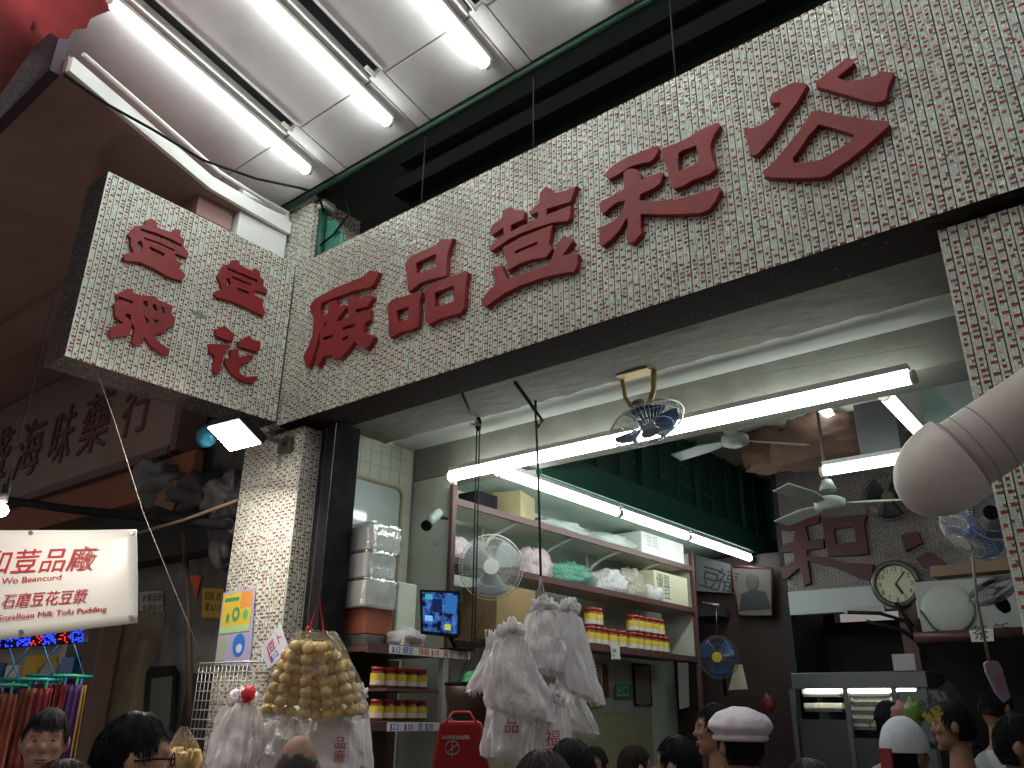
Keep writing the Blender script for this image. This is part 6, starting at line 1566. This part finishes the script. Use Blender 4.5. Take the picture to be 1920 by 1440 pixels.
# puffy hat
M_HAT = mat('hat_white', (.62, .56, .64), .75, var=.08, scale=12, bump=.3, bscale=14)
b = MB(); vs = []; fs = []; n, mm = 44, 18
for j in range(mm + 1):
    for i in range(n):
        tt = pi * .62 * j / mm; a = 2 * pi * i / n; v = Vector((sin(tt) * cos(a), sin(tt) * sin(a), cos(tt)))
        k = 1 + .05 * noise.noise(v * 3.1 + Vector((5, 1, 0))) + .06 * sin(9 * a) * sin(tt) ** 3 * .5
        sh = 1.0 if tt < pi * .48 else 1 - (tt - pi * .48) / (pi * .14) * .26
        vs.append(Hd @ Vector((v.x * .128 * k * sh, v.y * .135 * k * sh - .01, v.z * .085 * k + .062)))
for j in range(mm):
    for i in range(n):
        i2 = (i + 1) % n; fs.append((j * n + i, (j + 1) * n + i, (j + 1) * n + i2, j * n + i2))
b.add(vs, fs, 0, True); b.build('hat', M_HAT, t)
MB().tube([Hd @ Vector((.095 * cos(a), .112 * sin(a) - .005, .030)) for a in [2 * pi * i / 30 for i in range(31)]], .013, 8).build('hat_band', M_HAT, t)
MB().tube([Hd @ Vector((-.10, -.08, -.26)), Hd @ Vector((-.02, -.112, -.225)), Hd @ Vector((.10, -.08, -.26))], .012, 6).build('apron_strap', mat('apron_green', (.02, .25, .15), .7), t)
t, Hd = person('person in a white cap with green brim and red tag near the steel cabinet', hd(1698, 1412, 3.5), cy - 1.15, CLO('pale', (.42, .44, .52)), 'short', M_HAIRB, M_SKIND, s=.98)
M_CAPW = mat('cap_white', (.55, .56, .62), .8, var=.1, scale=20, bump=.2)
b = MB(); vs = []; fs = []; n, mm = 36, 12
for j in range(mm + 1):
    for i in range(n):
        tt = pi * .52 * j / mm; a = 2 * pi * i / n; v = Vector((sin(tt) * cos(a), sin(tt) * sin(a), cos(tt))); k = 1.16 + .02 * noise.noise(v * 4)
        vs.append(Hd @ Vector((v.x * HR.x * k * 1.04, v.y * HR.y * k, v.z * HR.z * k * 1.02 + .012)))
for j in range(mm):
    for i in range(n):
        i2 = (i + 1) % n; fs.append((j * n + i, (j + 1) * n + i, (j + 1) * n + i2, j * n + i2))
b.add(vs, fs, 0, True); b.build('cap', M_CAPW, t)
pts = [Hd @ Vector((x, .085 + (.085 * (1 - (x / .085) ** 2)), .035 - .02 * (1 - (x / .085) ** 2))) for x in [-.085 + .017 * i for i in range(11)]]
base = [Hd @ Vector((x, .075 * math.sqrt(max(0, 1 - (x / .1) ** 2)) + .02, .045)) for x in [.085 - .017 * i for i in range(11)]]
MB().prism(pts + base, 0, Hd.to_3x3() @ Vector((0, 0, .006))).build('brim', mat('brim_green', (.01, .22, .12), .6), t)
MB().box((-.03, -.125, -.06), (.03, -.113, .02), M=Hd).build('tag', mat('tag_red', (.22, .02, .03), .6), t)
person('person whose dark hair shows above the white cap', hd(1668, 1356, 4.9), cy - .2, CLO('black4', (.02, .02, .02)), 'short', s=1.0)
person('young man with black hair in a pale grey T-shirt near the maroon post', hd(1788, 1362, 4.3), cy + 1.1, CLO('lgrey', (.36, .37, .36)), 'short', M_HAIRB, M_SKIND, s=.98, face=True)
t, Hd = person('man in a white shirt with a dark shoulder strap leaning near the paddle', hd(1868, 1328, 4.9), cy - 1.2, CLO('wshirt', (.40, .41, .42)), 'short', M_HAIRB, M_SKIND, tilt=(-.35, 0))
B_ = Matrix.Translation(Vector((0, 0, 0)))
MB().tube([Hd @ Vector((-.12, .09, -.24)), Hd @ Vector((-.13, -.0, -.215)), Hd @ Vector((-.08, -.12, -.30)), Hd @ Vector((.08, -.13, -.6))], .014, 6).build('strap', M_BLACK, t)
person('person in black at the edge under the far pillar', hd(1916, 1400, 3.4), YT + 1.0, CLO('black5', (.015, .015, .02)), 'fringe', M_HAIRB, M_SKIND, face=True)
person('person with purple tinted hair in the foreground before the steel cabinet', hd(1528, 1520, 2.2), cy, CLO('violet', (.06, .04, .08)), 'short', M_HAIRP)
# little hanging things by the cap
paper('price_card', 'tilted yellow card with dark print above the white cap', [(1727, 1340), (1758, 1318), (1770, 1338), (1744, 1357)], 'Y', 4.6, mat('card_yellow', (.30, .25, .03), .6), cat='card', lines=[('特價', .15, .4, .10, M_INK)])
tag(MB().ball(atY(1714, 1338, 4.7), (.05, .02, .065), 18, 12, jit=.5).build('green_bag', mat('lime_bag', (.10, .18, .025), .4)), 'round lime green bag hanging beside the yellow card', 'bag')
tag(MB().ball(atY(1692, 1336, 4.8), (.055, .02, .05), 18, 12, jit=.5).build('pink_bag', mat('pink_bag', (.30, .12, .10), .5)), 'pink bag hanging between the dark hair and the lime bag', 'bag')
